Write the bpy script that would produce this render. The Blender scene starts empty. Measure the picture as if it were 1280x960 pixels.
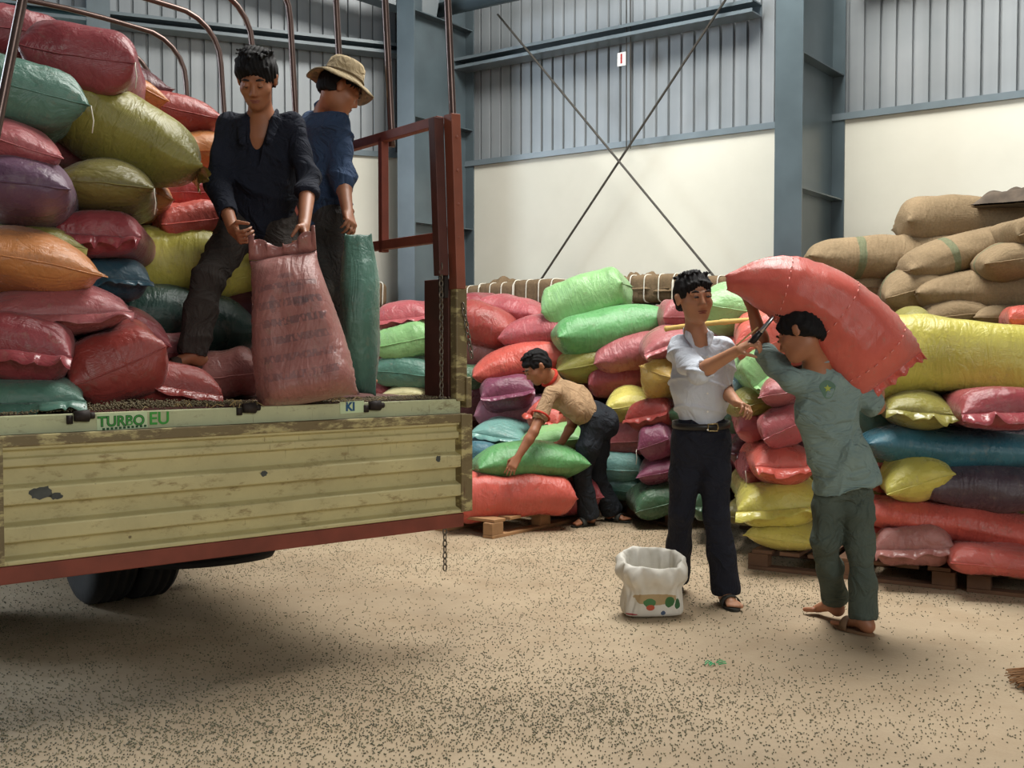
import bpy, bmesh, math, random
import numpy as np
from mathutils import Vector, Matrix, Euler

# =====================================================================
# camera, world, lights, exposure
# =====================================================================
SC = bpy.context.scene
COL = SC.collection
F_PX, PITCH, CAM_H = 1350.0, math.atan(50/1350.0), 1.35
cam = bpy.data.cameras.new('camera'); cam_ob = bpy.data.objects.new('camera', cam); COL.objects.link(cam_ob)
cam.sensor_width = 36.0; cam.lens = 36.0*F_PX/1280.0
cam_ob.location = (0, 0, CAM_H); cam_ob.rotation_euler = (math.pi/2-PITCH, 0, 0)
SC.camera = cam_ob
SC.view_settings.view_transform = 'Standard'; SC.view_settings.look = 'None'
SC.view_settings.gamma = 1.0; SC.view_settings.use_curve_mapping = False
SC.view_settings.exposure = 0.0

w = bpy.data.worlds.new('world'); SC.world = w; w.use_nodes = True
bg = w.node_tree.nodes['Background']; bg.inputs[0].default_value = (.80, .90, 1.0, 1); bg.inputs[1].default_value = .20

def area(name, loc, target, sx, sy, energy, color, spread=180):
    l = bpy.data.lights.new(name, 'AREA'); l.shape = 'RECTANGLE'; l.size = sx; l.size_y = sy
    l.energy = energy; l.color = color; l.spread = math.radians(spread)
    o = bpy.data.objects.new(name, l); COL.objects.link(o); o.location = loc
    d = Vector(target)-Vector(loc); o.rotation_euler = d.to_track_quat('-Z', 'Y').to_euler()
    return o
area('skylight_panels', (1.2, 6.9, 6.6), (1.2, 6.7, 0), 3.0, 3.0, 640, (1.0, .98, .93))
area('loading_door_daylight', (-8.5, 8.0, 3.6), (-.5, 6.8, 1.2), 4.5, 4.0, 760, (.76, .88, 1.0))
area('fill_behind_camera', (4.5, -4.0, 4.2), (2.4, 8, 1.2), 4, 3.0, 275, (1.0, .98, .93))  # added fill lamp behind the camera, brightens the sides facing it

# =====================================================================
# helpers
# =====================================================================
def W(px, py, Y):
    """world point seen at pixel (1280x960) at world depth Y"""
    a = (px-640)/F_PX; b = -(py-480)/F_PX
    s = Y/(math.cos(PITCH)+b*math.sin(PITCH))
    return np.array([a*s, Y, CAM_H+s*(-math.sin(PITCH)+b*math.cos(PITCH))])

def tag(o, label=None, cat=None, group=None, kind=None):
    if label: o['label'] = label
    if cat: o['category'] = cat
    if group: o['group'] = group
    if kind: o['kind'] = kind
    return o

def empty(name, loc=(0, 0, 0), rz=0.0):
    o = bpy.data.objects.new(name, None); COL.objects.link(o); o.empty_display_size = .1
    o.location = loc; o.rotation_euler = (0, 0, rz); return o

def mesh_ob(name, V, Fc, mat, parent=None, smooth=True, uv=None, bevel=0):
    me = bpy.data.meshes.new(name)
    V = np.asarray(V, dtype=float)
    me.from_pydata(V.tolist(), [], Fc.tolist() if isinstance(Fc, np.ndarray) else Fc)
    if uv is not None:
        l = me.uv_layers.new(name='UVMap'); me_l = np.zeros(len(me.loops), dtype=np.int32)
        me.loops.foreach_get('vertex_index', me_l); l.data.foreach_set('uv', np.asarray(uv, dtype=np.float32)[me_l].ravel())
    me.materials.append(mat)
    if smooth: me.polygons.foreach_set('use_smooth', [True]*len(me.polygons))
    me.update()
    o = bpy.data.objects.new(name, me); COL.objects.link(o)
    if parent: o.parent = parent
    if bevel:
        b = o.modifiers.new('bevel', 'BEVEL'); b.width = bevel; b.segments = 2; b.limit_method = 'ANGLE'
    return o

class MB:
    """collects boxes, tubes, lathes into one mesh"""
    def __init__(s): s.v = []; s.f = []
    def add(s, V, Fc):
        n = len(s.v); s.v += [tuple(map(float, v)) for v in V]; s.f += [tuple(int(i)+n for i in f) for f in Fc]; return s
    def box(s, c, size, R=None):
        c = np.array(c, float); h = np.array(size, float)/2; R = np.eye(3) if R is None else R
        V = [c+R@(h*np.array(k)) for k in ((-1,-1,-1),(1,-1,-1),(1,1,-1),(-1,1,-1),(-1,-1,1),(1,-1,1),(1,1,1),(-1,1,1))]
        return s.add(V, [(0,3,2,1),(4,5,6,7),(0,1,5,4),(1,2,6,5),(2,3,7,6),(3,0,4,7)])
    def bar(s, a, b, w, h, up=(0, 0, 1)):
        a = np.array(a, float); b = np.array(b, float); d = b-a; L = np.linalg.norm(d); d = d/L
        x = np.cross(d, np.array(up, float)); x /= np.linalg.norm(x); z = np.cross(x, d)
        return s.box((a+b)/2, (w, L, h), np.stack([x, d, z], 1))
    def tube(s, pts, r, n=10, closed=False):
        pts = [np.array(p, float) for p in pts]; m = len(pts)
        rr = r if hasattr(r, '__len__') else [r]*m
        V = []; up = None
        for i, p in enumerate(pts):
            if closed: d = pts[(i+1) % m]-pts[i-1]
            else: d = pts[min(i+1, m-1)]-pts[max(i-1, 0)]
            d = d/(np.linalg.norm(d)+1e-12)
            if up is None:
                up = np.array([0, 0, 1.0]) if abs(d[2]) < .9 else np.array([1.0, 0, 0])
            x = np.cross(d, up); x /= np.linalg.norm(x)+1e-12; up = np.cross(x, d)
            for k in range(n):
                a = 2*math.pi*k/n; V.append(p+rr[i]*(math.cos(a)*x+math.sin(a)*up))
        Fc = []
        for i in range(m if closed else m-1):
            j = (i+1) % m
            for k in range(n): k2 = (k+1) % n; Fc.append((i*n+k, i*n+k2, j*n+k2, j*n+k))
        if not closed: Fc += [tuple(range(n))[::-1], tuple(range((m-1)*n, m*n))]
        return s.add(V, Fc)
    def lathe(s, prof, c, R=None, n=32):
        """profile (radius, height) about local z"""
        R = np.eye(3) if R is None else R; c = np.array(c, float); V = []
        for r, h in prof:
            for k in range(n):
                a = 2*math.pi*k/n; V.append(c+R@np.array([r*math.cos(a), r*math.sin(a), h]))
        Fc = []
        for i in range(len(prof)-1):
            for k in range(n): k2 = (k+1) % n; Fc.append((i*n+k, i*n+k2, (i+1)*n+k2, (i+1)*n+k))
        Fc += [tuple(range(n))[::-1], tuple(range((len(prof)-1)*n, len(prof)*n))]
        return s.add(V, Fc)
    def build(s, name, mat, parent=None, smooth=False, bevel=0):
        return mesh_ob(name, s.v, s.f, mat, parent, smooth, bevel=bevel)

# ---------------------------------------------------------------- materials
def srgb(r, g, b):
    f = lambda c: (c/255/12.92) if c/255 <= .04045 else ((c/255+.055)/1.055)**2.4
    return (f(r), f(g), f(b), 1)
MATS = {}
class NT:
    def __init__(s, name):
        s.m = bpy.data.materials.new(name); s.m.use_nodes = True; s.t = s.m.node_tree
        s.b = s.t.nodes['Principled BSDF']; s.tc = s.t.nodes.new('ShaderNodeTexCoord')
    def n(s, typ, **kw):
        x = s.t.nodes.new(typ)
        for k, v in kw.items():
            if k in x.inputs: s.set(x.inputs[k], v)
            else: setattr(x, k, v)
        return x
    def set(s, inp, v):
        if isinstance(v, bpy.types.NodeSocket): s.t.links.new(v, inp)
        else: inp.default_value = v
    def noise(s, scale, vec=None, detail=3, rough=.5, dist=0):
        x = s.n('ShaderNodeTexNoise'); x.inputs['Scale'].default_value = scale; x.inputs['Detail'].default_value = detail
        x.inputs['Roughness'].default_value = rough; x.inputs['Distortion'].default_value = dist
        s.set(x.inputs['Vector'], vec or s.tc.outputs['Object']); return x.outputs['Fac']
    def mapping(s, scale, src='Object', rot=(0, 0, 0)):
        x = s.n('ShaderNodeMapping'); x.inputs['Scale'].default_value = scale; x.inputs['Rotation'].default_value = rot
        s.set(x.inputs['Vector'], s.tc.outputs[src]); return x.outputs['Vector']
    def ramp(s, fac, stops):
        x = s.n('ShaderNodeValToRGB'); s.set(x.inputs['Fac'], fac); e = x.color_ramp.elements
        while len(e) < len(stops): e.new(.5)
        for i, (p, c) in enumerate(stops): e[i].position = p; e[i].color = c if len(c) == 4 else (*c, 1)
        return x.outputs['Color']
    def mix(s, fac, a, b, mode='MIX'):
        x = s.n('ShaderNodeMix', data_type='RGBA', blend_type=mode)
        s.set(x.inputs[0], fac); s.set(x.inputs[6], a); s.set(x.inputs[7], b); return x.outputs[2]
    def math(s, op, a, b=0.0, c=None):
        x = s.n('ShaderNodeMath', operation=op); s.set(x.inputs[0], a); s.set(x.inputs[1], b)
        if c is not None: s.set(x.inputs[2], c)
        return x.outputs[0]
    def bump(s, h, strength=.3, dist=.01, prev=None):
        x = s.n('ShaderNodeBump'); x.inputs['Strength'].default_value = strength; x.inputs['Distance'].default_value = dist
        s.set(x.inputs['Height'], h)
        if prev is not None: s.set(x.inputs['Normal'], prev)
        return x.outputs['Normal']
    def out(s, color=None, rough=None, normal=None, metal=None, **kw):
        if color is not None: s.set(s.b.inputs['Base Color'], color)
        if rough is not None: s.set(s.b.inputs['Roughness'], rough)
        if normal is not None: s.set(s.b.inputs['Normal'], normal)
        if metal is not None: s.set(s.b.inputs['Metallic'], metal)
        for k, v in kw.items(): s.set(s.b.inputs[k.replace('_', ' ')], v)
        return s.m
B1 = (0, 0, 0, 1); W1 = (1, 1, 1, 1)
def dk(c, k): return (c[0]*k, c[1]*k, c[2]*k, 1)

def plain(name, c, rough=.6, metal=0.0, var=.12, scale=8, bump=0.0, bscale=60):
    if name in MATS: return MATS[name]
    t = NT(name); f = t.noise(scale, detail=4)
    col = t.ramp(f, [(.3, dk(c, 1-var)), (.7, dk(c, 1+var))])
    nm = t.bump(t.noise(bscale), bump, .004) if bump else None
    MATS[name] = t.out(col, rough, nm, metal); return MATS[name]

def sack_mat(name, c, kind='poly', prnt=False, stripe=False, bk=1.0):
    """woven plastic or jute; uv = flat sheet coordinates in metres"""
    key = 'sack_'+name
    if key in MATS: return MATS[key]
    t = NT(key); info = t.n('ShaderNodeObjectInfo')
    uv = t.tc.outputs['UV']
    off = t.n('ShaderNodeVectorMath', operation='ADD'); t.set(off.inputs[0], t.tc.outputs['Object'])
    sc_ = t.n('ShaderNodeVectorMath', operation='SCALE'); sc_.inputs['Scale'].default_value = 37.0
    cmb = t.n('ShaderNodeCombineXYZ'); t.set(cmb.inputs[0], info.outputs['Random']); t.set(cmb.inputs[1], info.outputs['Random'])
    t.set(sc_.inputs[0], cmb.outputs[0]); t.set(off.inputs[1], sc_.outputs[0]); ov = off.outputs[0]
    f = t.noise(5, ov, 4, .6)
    if kind == 'poly':
        col = t.ramp(f, [(.25, dk(c, .80)), (.5, c), (.78, (min(1, c[0]*1.1+.012), min(1, c[1]*1.12+.012), min(1, c[2]*1.12+.012), 1))])
        g = t.noise(23, ov, 5, .7); col = t.mix(t.ramp(g, [(.56, B1), (.72, (.35,)*3+(1,))]), col, dk((.34, .27, .2, 1), .8))
    else:
        col = t.ramp(f, [(.25, dk(c, .78)), (.75, dk(c, 1.15))])
        g = t.noise(70, ov, 3, .7); col = t.mix(.35, col, t.ramp(g, [(.3, dk(c, .6)), (.7, dk(c, 1.3))]))
    sep = t.n('ShaderNodeSeparateXYZ'); t.set(sep.inputs[0], uv)
    if stripe:
        a = t.math('ABSOLUTE', t.math('SUBTRACT', t.math('ADD', sep.outputs[0], t.math('MULTIPLY', t.noise(9, ov), .03)), .13))
        msk = t.math('LESS_THAN', a, .022)
        col = t.mix(t.math('MULTIPLY', msk, .5), col, srgb(70, 110, 85))
    if prnt:
        # faded rows of ink: blocky noise limited to bands
        mp = t.mapping((26, 60, 1), 'UV'); v = t.n('ShaderNodeTexVoronoi', feature='F1'); v.inputs['Scale'].default_value = 1.0
        t.set(v.inputs['Vector'], mp)
        ink = t.math('GREATER_THAN', v.outputs['Distance'], .42)
        bands = t.math('GREATER_THAN', t.math('SINE', t.math('MULTIPLY', sep.outputs[0], 62.0)), .25)
        inx = t.math('LESS_THAN', t.math('ABSOLUTE', sep.outputs[1]), .17)
        iny = t.math('LESS_THAN', t.math('ABSOLUTE', t.math('ADD', sep.outputs[0], .03)), .27)
        mk = t.math('MULTIPLY', t.math('MULTIPLY', ink, bands), t.math('MULTIPLY', inx, iny))
        fade = t.ramp(t.noise(6, ov), [(.30, (.25,)*3+(1,)), (.6, (.5,)*3+(1,))])
        col = t.mix(t.math('MULTIPLY', mk, fade), col, (.05, .045, .06, 1))
        for cx, cy, rx, ry in ((.20, .03, .035, .075), (.13, -.09, .055, .02), (.12, .05, .03, .05), (.275, .0, .018, .05)):
            dx = t.math('DIVIDE', t.math('SUBTRACT', sep.outputs[0], cx), rx); dy = t.math('DIVIDE', t.math('SUBTRACT', sep.outputs[1], cy), ry)
            r_ = t.math('ADD', t.math('ADD', t.math('MULTIPLY', dx, dx), t.math('MULTIPLY', dy, dy)), t.math('MULTIPLY', t.noise(45, ov), .8))
            col = t.mix(t.math('MULTIPLY', t.math('LESS_THAN', r_, 1.2), t.math('MULTIPLY', fade, .8)), col, (.06, .055, .07, 1))
    # weave + puckers
    wv = t.n('ShaderNodeTexWave', wave_type='BANDS', bands_direction='X'); t.set(wv.inputs['Vector'], uv); wv.inputs['Scale'].default_value = 95 if kind == 'poly' else 60
    wv2 = t.n('ShaderNodeTexWave', wave_type='BANDS', bands_direction='Y'); t.set(wv2.inputs['Vector'], uv); wv2.inputs['Scale'].default_value = 95 if kind == 'poly' else 60
    weave = t.math('ADD', wv.outputs['Fac'], wv2.outputs['Fac'])
    n1 = t.bump(weave, .22 if kind == 'poly' else .5, .002)
    st = t.n('ShaderNodeMapping'); st.inputs['Scale'].default_value = (14, 4.0, 4.0); t.set(st.inputs['Vector'], ov)
    wr = t.noise(1.0, st.outputs[0], 3, .55, .6)
    rdg = t.math('ABSOLUTE', t.math('SUBTRACT', wr, .5)); n2 = t.bump(rdg, .55*bk if kind == 'poly' else .6, .03, n1)
    r3 = t.math('ABSOLUTE', t.math('SUBTRACT', t.noise(9, ov, 3, .55, 1.6), .5)); n3 = t.bump(r3, .36*bk if kind == 'poly' else .3, .02, n2)
    MATS[key] = t.out(col, t.ramp(f, [(.3, (.20 if bk > .5 else .14,)*3), (.7, (.38 if bk > .5 else .30,)*3)]) if kind == 'poly' else .9, n3)
    if kind == 'poly': t.b.inputs['Sheen Weight'].default_value = .1
    if kind == 'jute': t.b.inputs['Specular IOR Level'].default_value = .2
    return MATS[key]
# =====================================================================
# the warehouse
# =====================================================================
VW = np.array([-.806, .592, 0]); VW /= np.linalg.norm(VW)          # along the back wall, to the left
NW = np.array([-.592, -.806, 0]); NW /= np.linalg.norm(NW)         # out of the back wall, into the room
def kwall(px): return 126.5*(px+1170)/1870.0
def wall_pt(px, z=0.0):
    Y = F_PX/kwall(px); return np.array([(px-640)/F_PX*Y, Y, z])
A0 = wall_pt(965); WP = lambda s, z=0.0, off=0.0: A0+VW*s+NW*off+np.array([0, 0, z])   # s: metres left of the bright pillar
def s_of(px):   # distance along the wall of a pixel column
    r = (px-640)/F_PX; return (A0[0]-r*A0[1])/(r*VW[1]-VW[0])
S_CORNER = s_of(566)
CN = WP(S_CORNER)
VL = np.array([-3200.0/F_PX, -1, 0]); VL /= np.linalg.norm(VL)      # along the left wall, towards the camera side
NL = np.array([-VL[1], VL[0], 0]);
if NL[1] > 0: NL = -NL
LP = lambda s, z=0.0, off=0.0: CN+VL*s+NL*off+np.array([0, 0, z])

def concrete():
    t = NT('dusty_concrete_floor'); ob = t.tc.outputs['Object']
    big = t.noise(.55, ob, 5, .6); mid = t.noise(2.6, ob, 5, .65)
    c = t.ramp(big, [(.3, srgb(146, 128, 104)), (.55, srgb(178, 158, 130)), (.75, srgb(194, 178, 150))])
    c = t.mix(t.ramp(mid, [(.45, B1), (.7, (.45,)*3+(1,))]), c, srgb(150, 126, 96))
    fine = t.noise(120, ob, 3, .7); c = t.mix(t.ramp(fine, [(.55, B1), (.75, (.4,)*3+(1,))]), c, srgb(120, 104, 80))
    return t.out(c, .75, t.bump(t.noise(40, ob, 4), .25, .006))
def white_plaster():
    t = NT('cream_plaster'); f = t.noise(.8, None, 5, .6)
    c = t.ramp(f, [(.3, srgb(208, 206, 192)), (.7, srgb(222, 220, 206))])
    return t.out(c, .85, t.bump(t.noise(30), .1, .004))
M_STEEL = plain('grey_painted_steel', srgb(108, 120, 126), .3, .0, .14, 3)
M_STEELD = plain('grey_painted_girder', srgb(80, 92, 97), .28, .0, .15, 3)
def sheet_metal():
    t = NT('corrugated_sheet'); mp = t.mapping((7.5, 7.5, .12)); f = t.noise(1, mp, 3); g = t.noise(2, None, 4)
    c = t.mix(.5, t.ramp(f, [(.3, srgb(128, 134, 137)), (.7, srgb(158, 163, 166))]), t.ramp(g, [(.3, srgb(128, 134, 137)), (.7, srgb(154, 158, 161))]))
    return t.out(c, .42, None, .15)
M_SHEET = sheet_metal(); M_PLAST = white_plaster()

fl = MB(); fl.box((0, 6, -.05), (34, 30, .1)); tag(fl.build('floor', concrete()), kind='structure')
cl = MB()
for k in range(-8, 9): cl.box((k*2.0, 6, 7.6), (1.9, 30, .05))
tag(cl.build('ceiling', M_SHEET), kind='structure')

def corrugated(name, P, s0, s1, z0, z1, pitch=.129):
    """sheet with narrow grooves; P(s, z, off)"""
    V = []; Fc = []; pr = []; s = s0
    while s < s1:
        pr += [(s, 0), (s+pitch-.026, 0), (s+pitch-.021, -.03), (s+pitch-.005, -.03)]; s += pitch
    pr.append((s1, 0))
    for (a, o) in pr: V += [P(a, z0, o), P(a, z1, o)]
    for i in range(len(pr)-1): Fc.append((2*i, 2*i+1, 2*i+3, 2*i+2))
    n = len(V)
    V += [P(s0, z0, -.08), P(s0, z1, -.08), P(s1, z0, -.08), P(s1, z1, -.08)]; Fc.append((n, n+1, n+3, n+2))
    return tag(mesh_ob(name, V, Fc, M_SHEET, None, False), kind='structure')
ZB = 3.2
def wallbox(name, P, s0, s1, z0, z1, o0, o1, mat, kind='structure'):
    V = [P(s, z, o) for s in (s0, s1) for z in (z0, z1) for o in (o0, o1)]
    Fc = [(0,1,3,2),(4,6,7,5),(0,4,5,1),(2,3,7,6),(0,2,6,4),(1,5,7,3)]
    return tag(mesh_ob(name, V, Fc, mat, None, False), kind=kind)
S_R = -9.0
wallbox('wall_back', WP, S_R, S_CORNER, 0, ZB, -.2, 0, M_PLAST)
corrugated('wall_back_cladding', lambda s, z, o=0: WP(s, z, o-.06), S_R, S_CORNER, ZB, 7.6)
wallbox('trim_back_sill', WP, S_R, S_CORNER, ZB-.005, ZB+.05, -.1, .03, M_STEEL)
wallbox('wall_left', LP, -.3, 13, 0, 3.27, -.2, 0, M_PLAST)
corrugated('wall_left_cladding', lambda s, z, o=0: LP(s, z, o-.06), -.3, 13, 3.27, 7.6)
wallbox('trim_left_sill', LP, -.3, 13, 3.265, 3.32, -.1, .03, M_STEEL)
def girt(name, P, s0, s1, z, mat=M_STEEL):
    m = MB()
    m.bar(P(s0, z+.05, .10), P(s1, z+.05, .10), .2, .012); m.bar(P(s0, z-.05, .10), P(s1, z-.05, .10), .2, .012)
    m.bar(P(s0, z, .0), P(s1, z, .0), .012, .11); m.bar(P(s0, z+.04, .2), P(s1, z+.04, .2), .012, .03); m.bar(P(s0, z-.04, .2), P(s1, z-.04, .2), .012, .03)
    return tag(m.build(name, mat), kind='structure')
s1c = s_of(583)
girt('trim_girt', WP, .12, s1c, 4.22)
girt('trim_girt.001', WP, S_R, -.75, 4.35, M_STEELD)
girt('trim_girt.002', LP, .25, 13, 4.33)
girt('trim_girt.003', WP, .12, s1c, 5.5)
# columns: I sections standing off the wall
def column(name, s, D, fw, zt=7.6, base=(0, 0), haunch=False):
    m = MB(); o = lambda off, ds=0, z=0: WP(s+ds, z, off)
    for (off) in (.01, D):
        a, b = o(off, -fw/2), o(off, fw/2); c = (a+b)/2
        R = np.stack([VW, NW, np.array([0, 0, 1.0])], 1)
        m.box(c+np.array([0, 0, zt/2]), (fw, .016, zt), R)
    R = np.stack([VW, NW, np.array([0, 0, 1.0])], 1)
    m.box(o(D/2)+np.array([0, 0, zt/2]), (.012, D, zt), R)
    z = .5
    while z < zt: m.box(o(D/2)+np.array([0, 0, z]), (fw*.92, D-.02, .01), R); z += 1.02
    return tag(m.build(name, M_STEELD), kind='structure')
S2 = s_of(1037)-.02
column('trim_column', S2+.02, .93, .22)
column('trim_column.001', s_of(583), .93, .22)
# eave strut between the columns
m = MB(); m.tube([WP(s_of(575), 4.70, .45), WP(.12, 4.66, .45)], .07, 16); tag(m.build('trim_eave_strut', M_STEELD, smooth=True), kind='structure')
# corner girder above the left column
m = MB(); m.bar(WP(s_of(583), 4.7, .5)+VL*0, LP(2.6, 5.1, .5), .2, .24); tag(m.build('trim_corner_girder', M_STEELD), kind='structure')
# secondary column and opening frame on the left wall (top left of view)
def s_left(px):
    r = (px-640)/F_PX; return (CN[0]-r*CN[1])/(r*VL[1]-VL[0])
m = MB(); sl = s_left(128); m.bar(LP(sl, 0, .15), LP(sl, 7.6, .15), .13, .2, up=VL); tag(m.build('trim_column.002', M_STEEL), kind='structure')
m = MB(); m.bar(LP(s_left(118), 4.28, .05), LP(s_left(20), 4.28, .05), .04, .22); tag(m.build('trim_louvre', plain('teal_louvre', srgb(90, 130, 135), .5)), kind='structure')

M_ROD = plain('brace_rod_steel', srgb(70, 66, 60), .5, .3)
def rod(name, a, b, r, label, group):
    m = MB(); m.tube([a, b], r, 8); m.box((np.array(a)*.03+np.array(b)*.97), (.05, .05, .05))
    return tag(m.build(name, M_ROD), label, 'brace rod', group)
def on_plane(px, py, off):
    s = s_of(px)
    for _ in range(6):
        p = WP(s, 0, off); Yp = p[1]; r = (px-640)/F_PX
        q = WP(0, 0, off); s = (q[0]-r*q[1])/(r*VW[1]-VW[0]); Yp = WP(s, 0, off)[1]
    return W(px, py, Yp)
rod('brace_rod', on_plane(622, 18, .3), on_plane(925, 385, .3), .011, 'thin steel brace rod sloping down right across the cream wall', 'wall cross bracing')
rod('brace_rod', on_plane(912, -8, .25), on_plane(668, 362, .25), .011, 'thin steel brace rod sloping down left across the cream wall', 'wall cross bracing')
for px_, lab in ((783, 'thin vertical tie rod just right of the number sign'), (788, 'second thin vertical tie rod on the cladding, farther from the sign')):
    m = MB(); m.tube([on_plane(px_, -10, .15), on_plane(px_, 186, .12)], .006, 6); tag(m.build('tie_rod', M_ROD), lab, 'tie rod', 'tie rods under the girt')
# sign "1"
def text(name, s, size, mat, parent, M, ext=.002, bold=0.0, align='CENTER'):
    c = bpy.data.curves.new(name, 'FONT'); c.body = s; c.size = size; c.extrude = ext; c.offset = bold; c.align_x = align; c.align_y = 'CENTER'
    c.materials.append(mat); o = bpy.data.objects.new(name, c); COL.objects.link(o); bpy.context.view_layer.update()
    me = bpy.data.meshes.new_from_object(o.evaluated_get(bpy.context.evaluated_depsgraph_get())); bpy.data.objects.remove(o); me.name = name
    o = bpy.data.objects.new(name, me); COL.objects.link(o)
    if not me.materials: me.materials.append(mat)
    o.parent = parent; o.matrix_local = M; return o
RW = np.stack([-VW, np.array([0, 0, 1.0]), NW], 1)
def mat4(R, t):
    M = Matrix.Identity(4)
    for i in range(3):
        for j in range(3): M[i][j] = R[i][j]
        M[i][3] = t[i]
    return M
c = on_plane(777, 74, .22)
sg = tag(empty('number_sign', c), 'small white sign with a red number 1 under the girt', 'sign')
m = MB(); m.box((0, 0, 0), (.085, .12, .006), RW); m.build('sign_board', plain('sign_white', srgb(235, 235, 230), .5), sg)
text('sign_numeral', '1', .12, plain('sign_red', srgb(150, 30, 30), .5), sg, mat4(RW, NW*.005), bold=.003)

# ---------------------------------------------------------------- coffee beans on the floor
def bean_field():
    rs = np.random.RandomState(5)
    P = []
    def dens(x, y):
        n = (np.sin(x*2.1+1.3*np.sin(y*1.7))+np.sin(y*2.9+x*1.1+2)+np.sin(x*5.1-y*3.3)*.6+np.sin(x*.9-y*4.7+1)*.6)/3.2
        return np.clip(.5+.5*n, 0, 1)
    N = 190000
    Y = 3.0+rs.rand(N)**1.15*6.2; X = (rs.rand(N)*2-1)*.56*Y
    d = .10+.5*dens(X, Y)**1.7
    d += .75*np.exp(-((X+1.3)**2/1.6+(Y-3.5)**2/.35)); d += .45*np.exp(-((X-.0)**2/1.2+(Y-4.0)**2/.25))
    d += .5*np.exp(-(X-1.2)**2/2.0-(Y-7.0)**2/.6)
    d *= np.clip(1.15-(X-.1)*.35*(Y < 5.5), .25, 1.2)
    d *= np.clip((Y-2.9)*1.2, .3, 1)
    keep = (rs.rand(N) < d*.62) & (((X-A0[0])*NW[0]+(Y-A0[1])*NW[1]) > .15)
    X = X[keep]; Y = Y[keep]; n = len(X)
    a = rs.rand(n)*math.pi; L = .0041*(.7+.6*rs.rand(n)); B = L*.58
    base = np.array([(1,0,0),(0,1,0),(-1,0,0),(0,-1,0),(0,0,1),(0,0,-1)], float)
    V = np.zeros((n, 6, 3))
    lx = base[None, :, 0]*L[:, None]; ly = base[None, :, 1]*B[:, None]
    V[..., 0] = X[:, None]+lx*np.cos(a)[:, None]-ly*np.sin(a)[:, None]
    V[..., 1] = Y[:, None]+lx*np.sin(a)[:, None]+ly*np.cos(a)[:, None]
    V[..., 2] = .003+base[None, :, 2]*.003
    f = np.array([(0,1,4),(1,2,4),(2,3,4),(3,0,4),(1,0,5),(2,1,5),(3,2,5),(0,3,5)])
    Fc = (f[None]+(np.arange(n)*6)[:, None, None]).reshape(-1, 3)
    t = NT('coffee_beans'); c = t.ramp(t.noise(25), [(.3, srgb(74, 74, 58)), (.5, srgb(112, 110, 84)), (.8, srgb(164, 154, 118))]); mt = t.out(c, .6)
    tag(mesh_ob('coffee_beans', V.reshape(-1, 3), Fc, mt, None, True), 'dark coffee beans scattered thinly all over the dusty floor', 'coffee beans', kind='stuff')
bean_field()
# =====================================================================
# the truck
# =====================================================================
TR = np.array([-.255, 4.93, 0]); TU = np.array([-.787, -.617, 0]); TV = np.array([-.617, .787, 0])
T = lambda s, t, z: TR+TU*s+TV*t+np.array([0, 0, z])
RT = np.stack([-TU, TV, np.array([0, 0, 1.0])], 1)      # local x right, y into the truck, z up
def truck_Y(px, t):
    r = (px-640)/F_PX; X0, Y0 = T(0, t, 0)[:2]
    s = (X0-r*Y0)/(.787-.617*r); return Y0-.617*s
def truck_pt(px, py, t):
    a = (px-640)/F_PX; b = -(py-480)/F_PX
    d = np.array([a, math.cos(PITCH)+b*math.sin(PITCH), -math.sin(PITCH)+b*math.cos(PITCH)]); o_ = np.array([0, 0, CAM_H])
    return o_+d*(((T(0, t, 0)-o_)@TV)/(d@TV))
def worn(name, c, c2, amt=.6, rough=.55):
    t = NT(name); f = t.noise(3.5, None, 6, .7); mp = t.mapping((2.5, 2.5, 7)); g = t.noise(3, mp, 5, .7)
    col = t.ramp(f, [(.3, dk(c, .85)), (.7, dk(c, 1.08))])
    col = t.mix(t.ramp(g, [(amt, B1), (amt+.1, (.75,)*3+(1,))]), col, c2)
    h = t.noise(14, None, 4, .8); col = t.mix(t.ramp(h, [(.68, B1), (.74, (.8,)*3+(1,))]), col, srgb(70, 50, 35))
    mp2 = t.mapping((55, 55, 5)); q = t.noise(1, mp2, 3, .7); col = t.mix(t.math('MULTIPLY', t.ramp(q, [(.66, B1), (.70, W1)]), t.ramp(t.noise(2.2, None, 3), [(.45, B1), (.6, (.8,)*3+(1,))])), col, srgb(96, 62, 40))
    mp3 = t.mapping((7, 7, 16)); q3 = t.noise(1, mp3, 6, .8); col = t.mix(t.ramp(q3, [(.56, B1), (.66, (.5,)*3+(1,))]), col, c2)
    return t.out(col, rough, t.bump(f, .2, .01))
M_CREAM = worn('worn_cream_paint', srgb(202, 192, 142), srgb(136, 112, 68))
M_CREAM2 = worn('worn_cream_edge', srgb(190, 178, 126), srgb(84, 62, 40), .40)
M_SILL = worn('pale_green_sill', srgb(196, 200, 158), srgb(130, 118, 84), .62)
M_RUST = plain('red_oxide_paint', srgb(128, 62, 46), .6, 0, .15, 10, .1)
M_RUSTD = plain('dark_red_oxide', srgb(84, 44, 36), .6, 0, .2, 10, .1)
M_ORANGE = plain('orange_red_oxide', srgb(138, 76, 56), .55, 0, .15, 8)
M_DARK = plain('dark_grimy_metal', srgb(44, 36, 32), .7, .2, .3, 10, .2)
M_RUBBER = plain('tyre_rubber', srgb(32, 31, 31), .85, 0, .2, 20, .2)
M_TUBE = plain('brown_steel_tube', srgb(96, 78, 72), .28, .55, .15, 10)
M_CHAIN = plain('chain_steel', srgb(120, 112, 100), .4, .7, .2, 30)
TW = 2.1
truck = tag(empty('cargo_truck', T(TW/2, 1.5, 0)), 'cream open bed truck with hoops, loaded with sacks at left', 'truck')
TO = Vector(truck.location)
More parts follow.
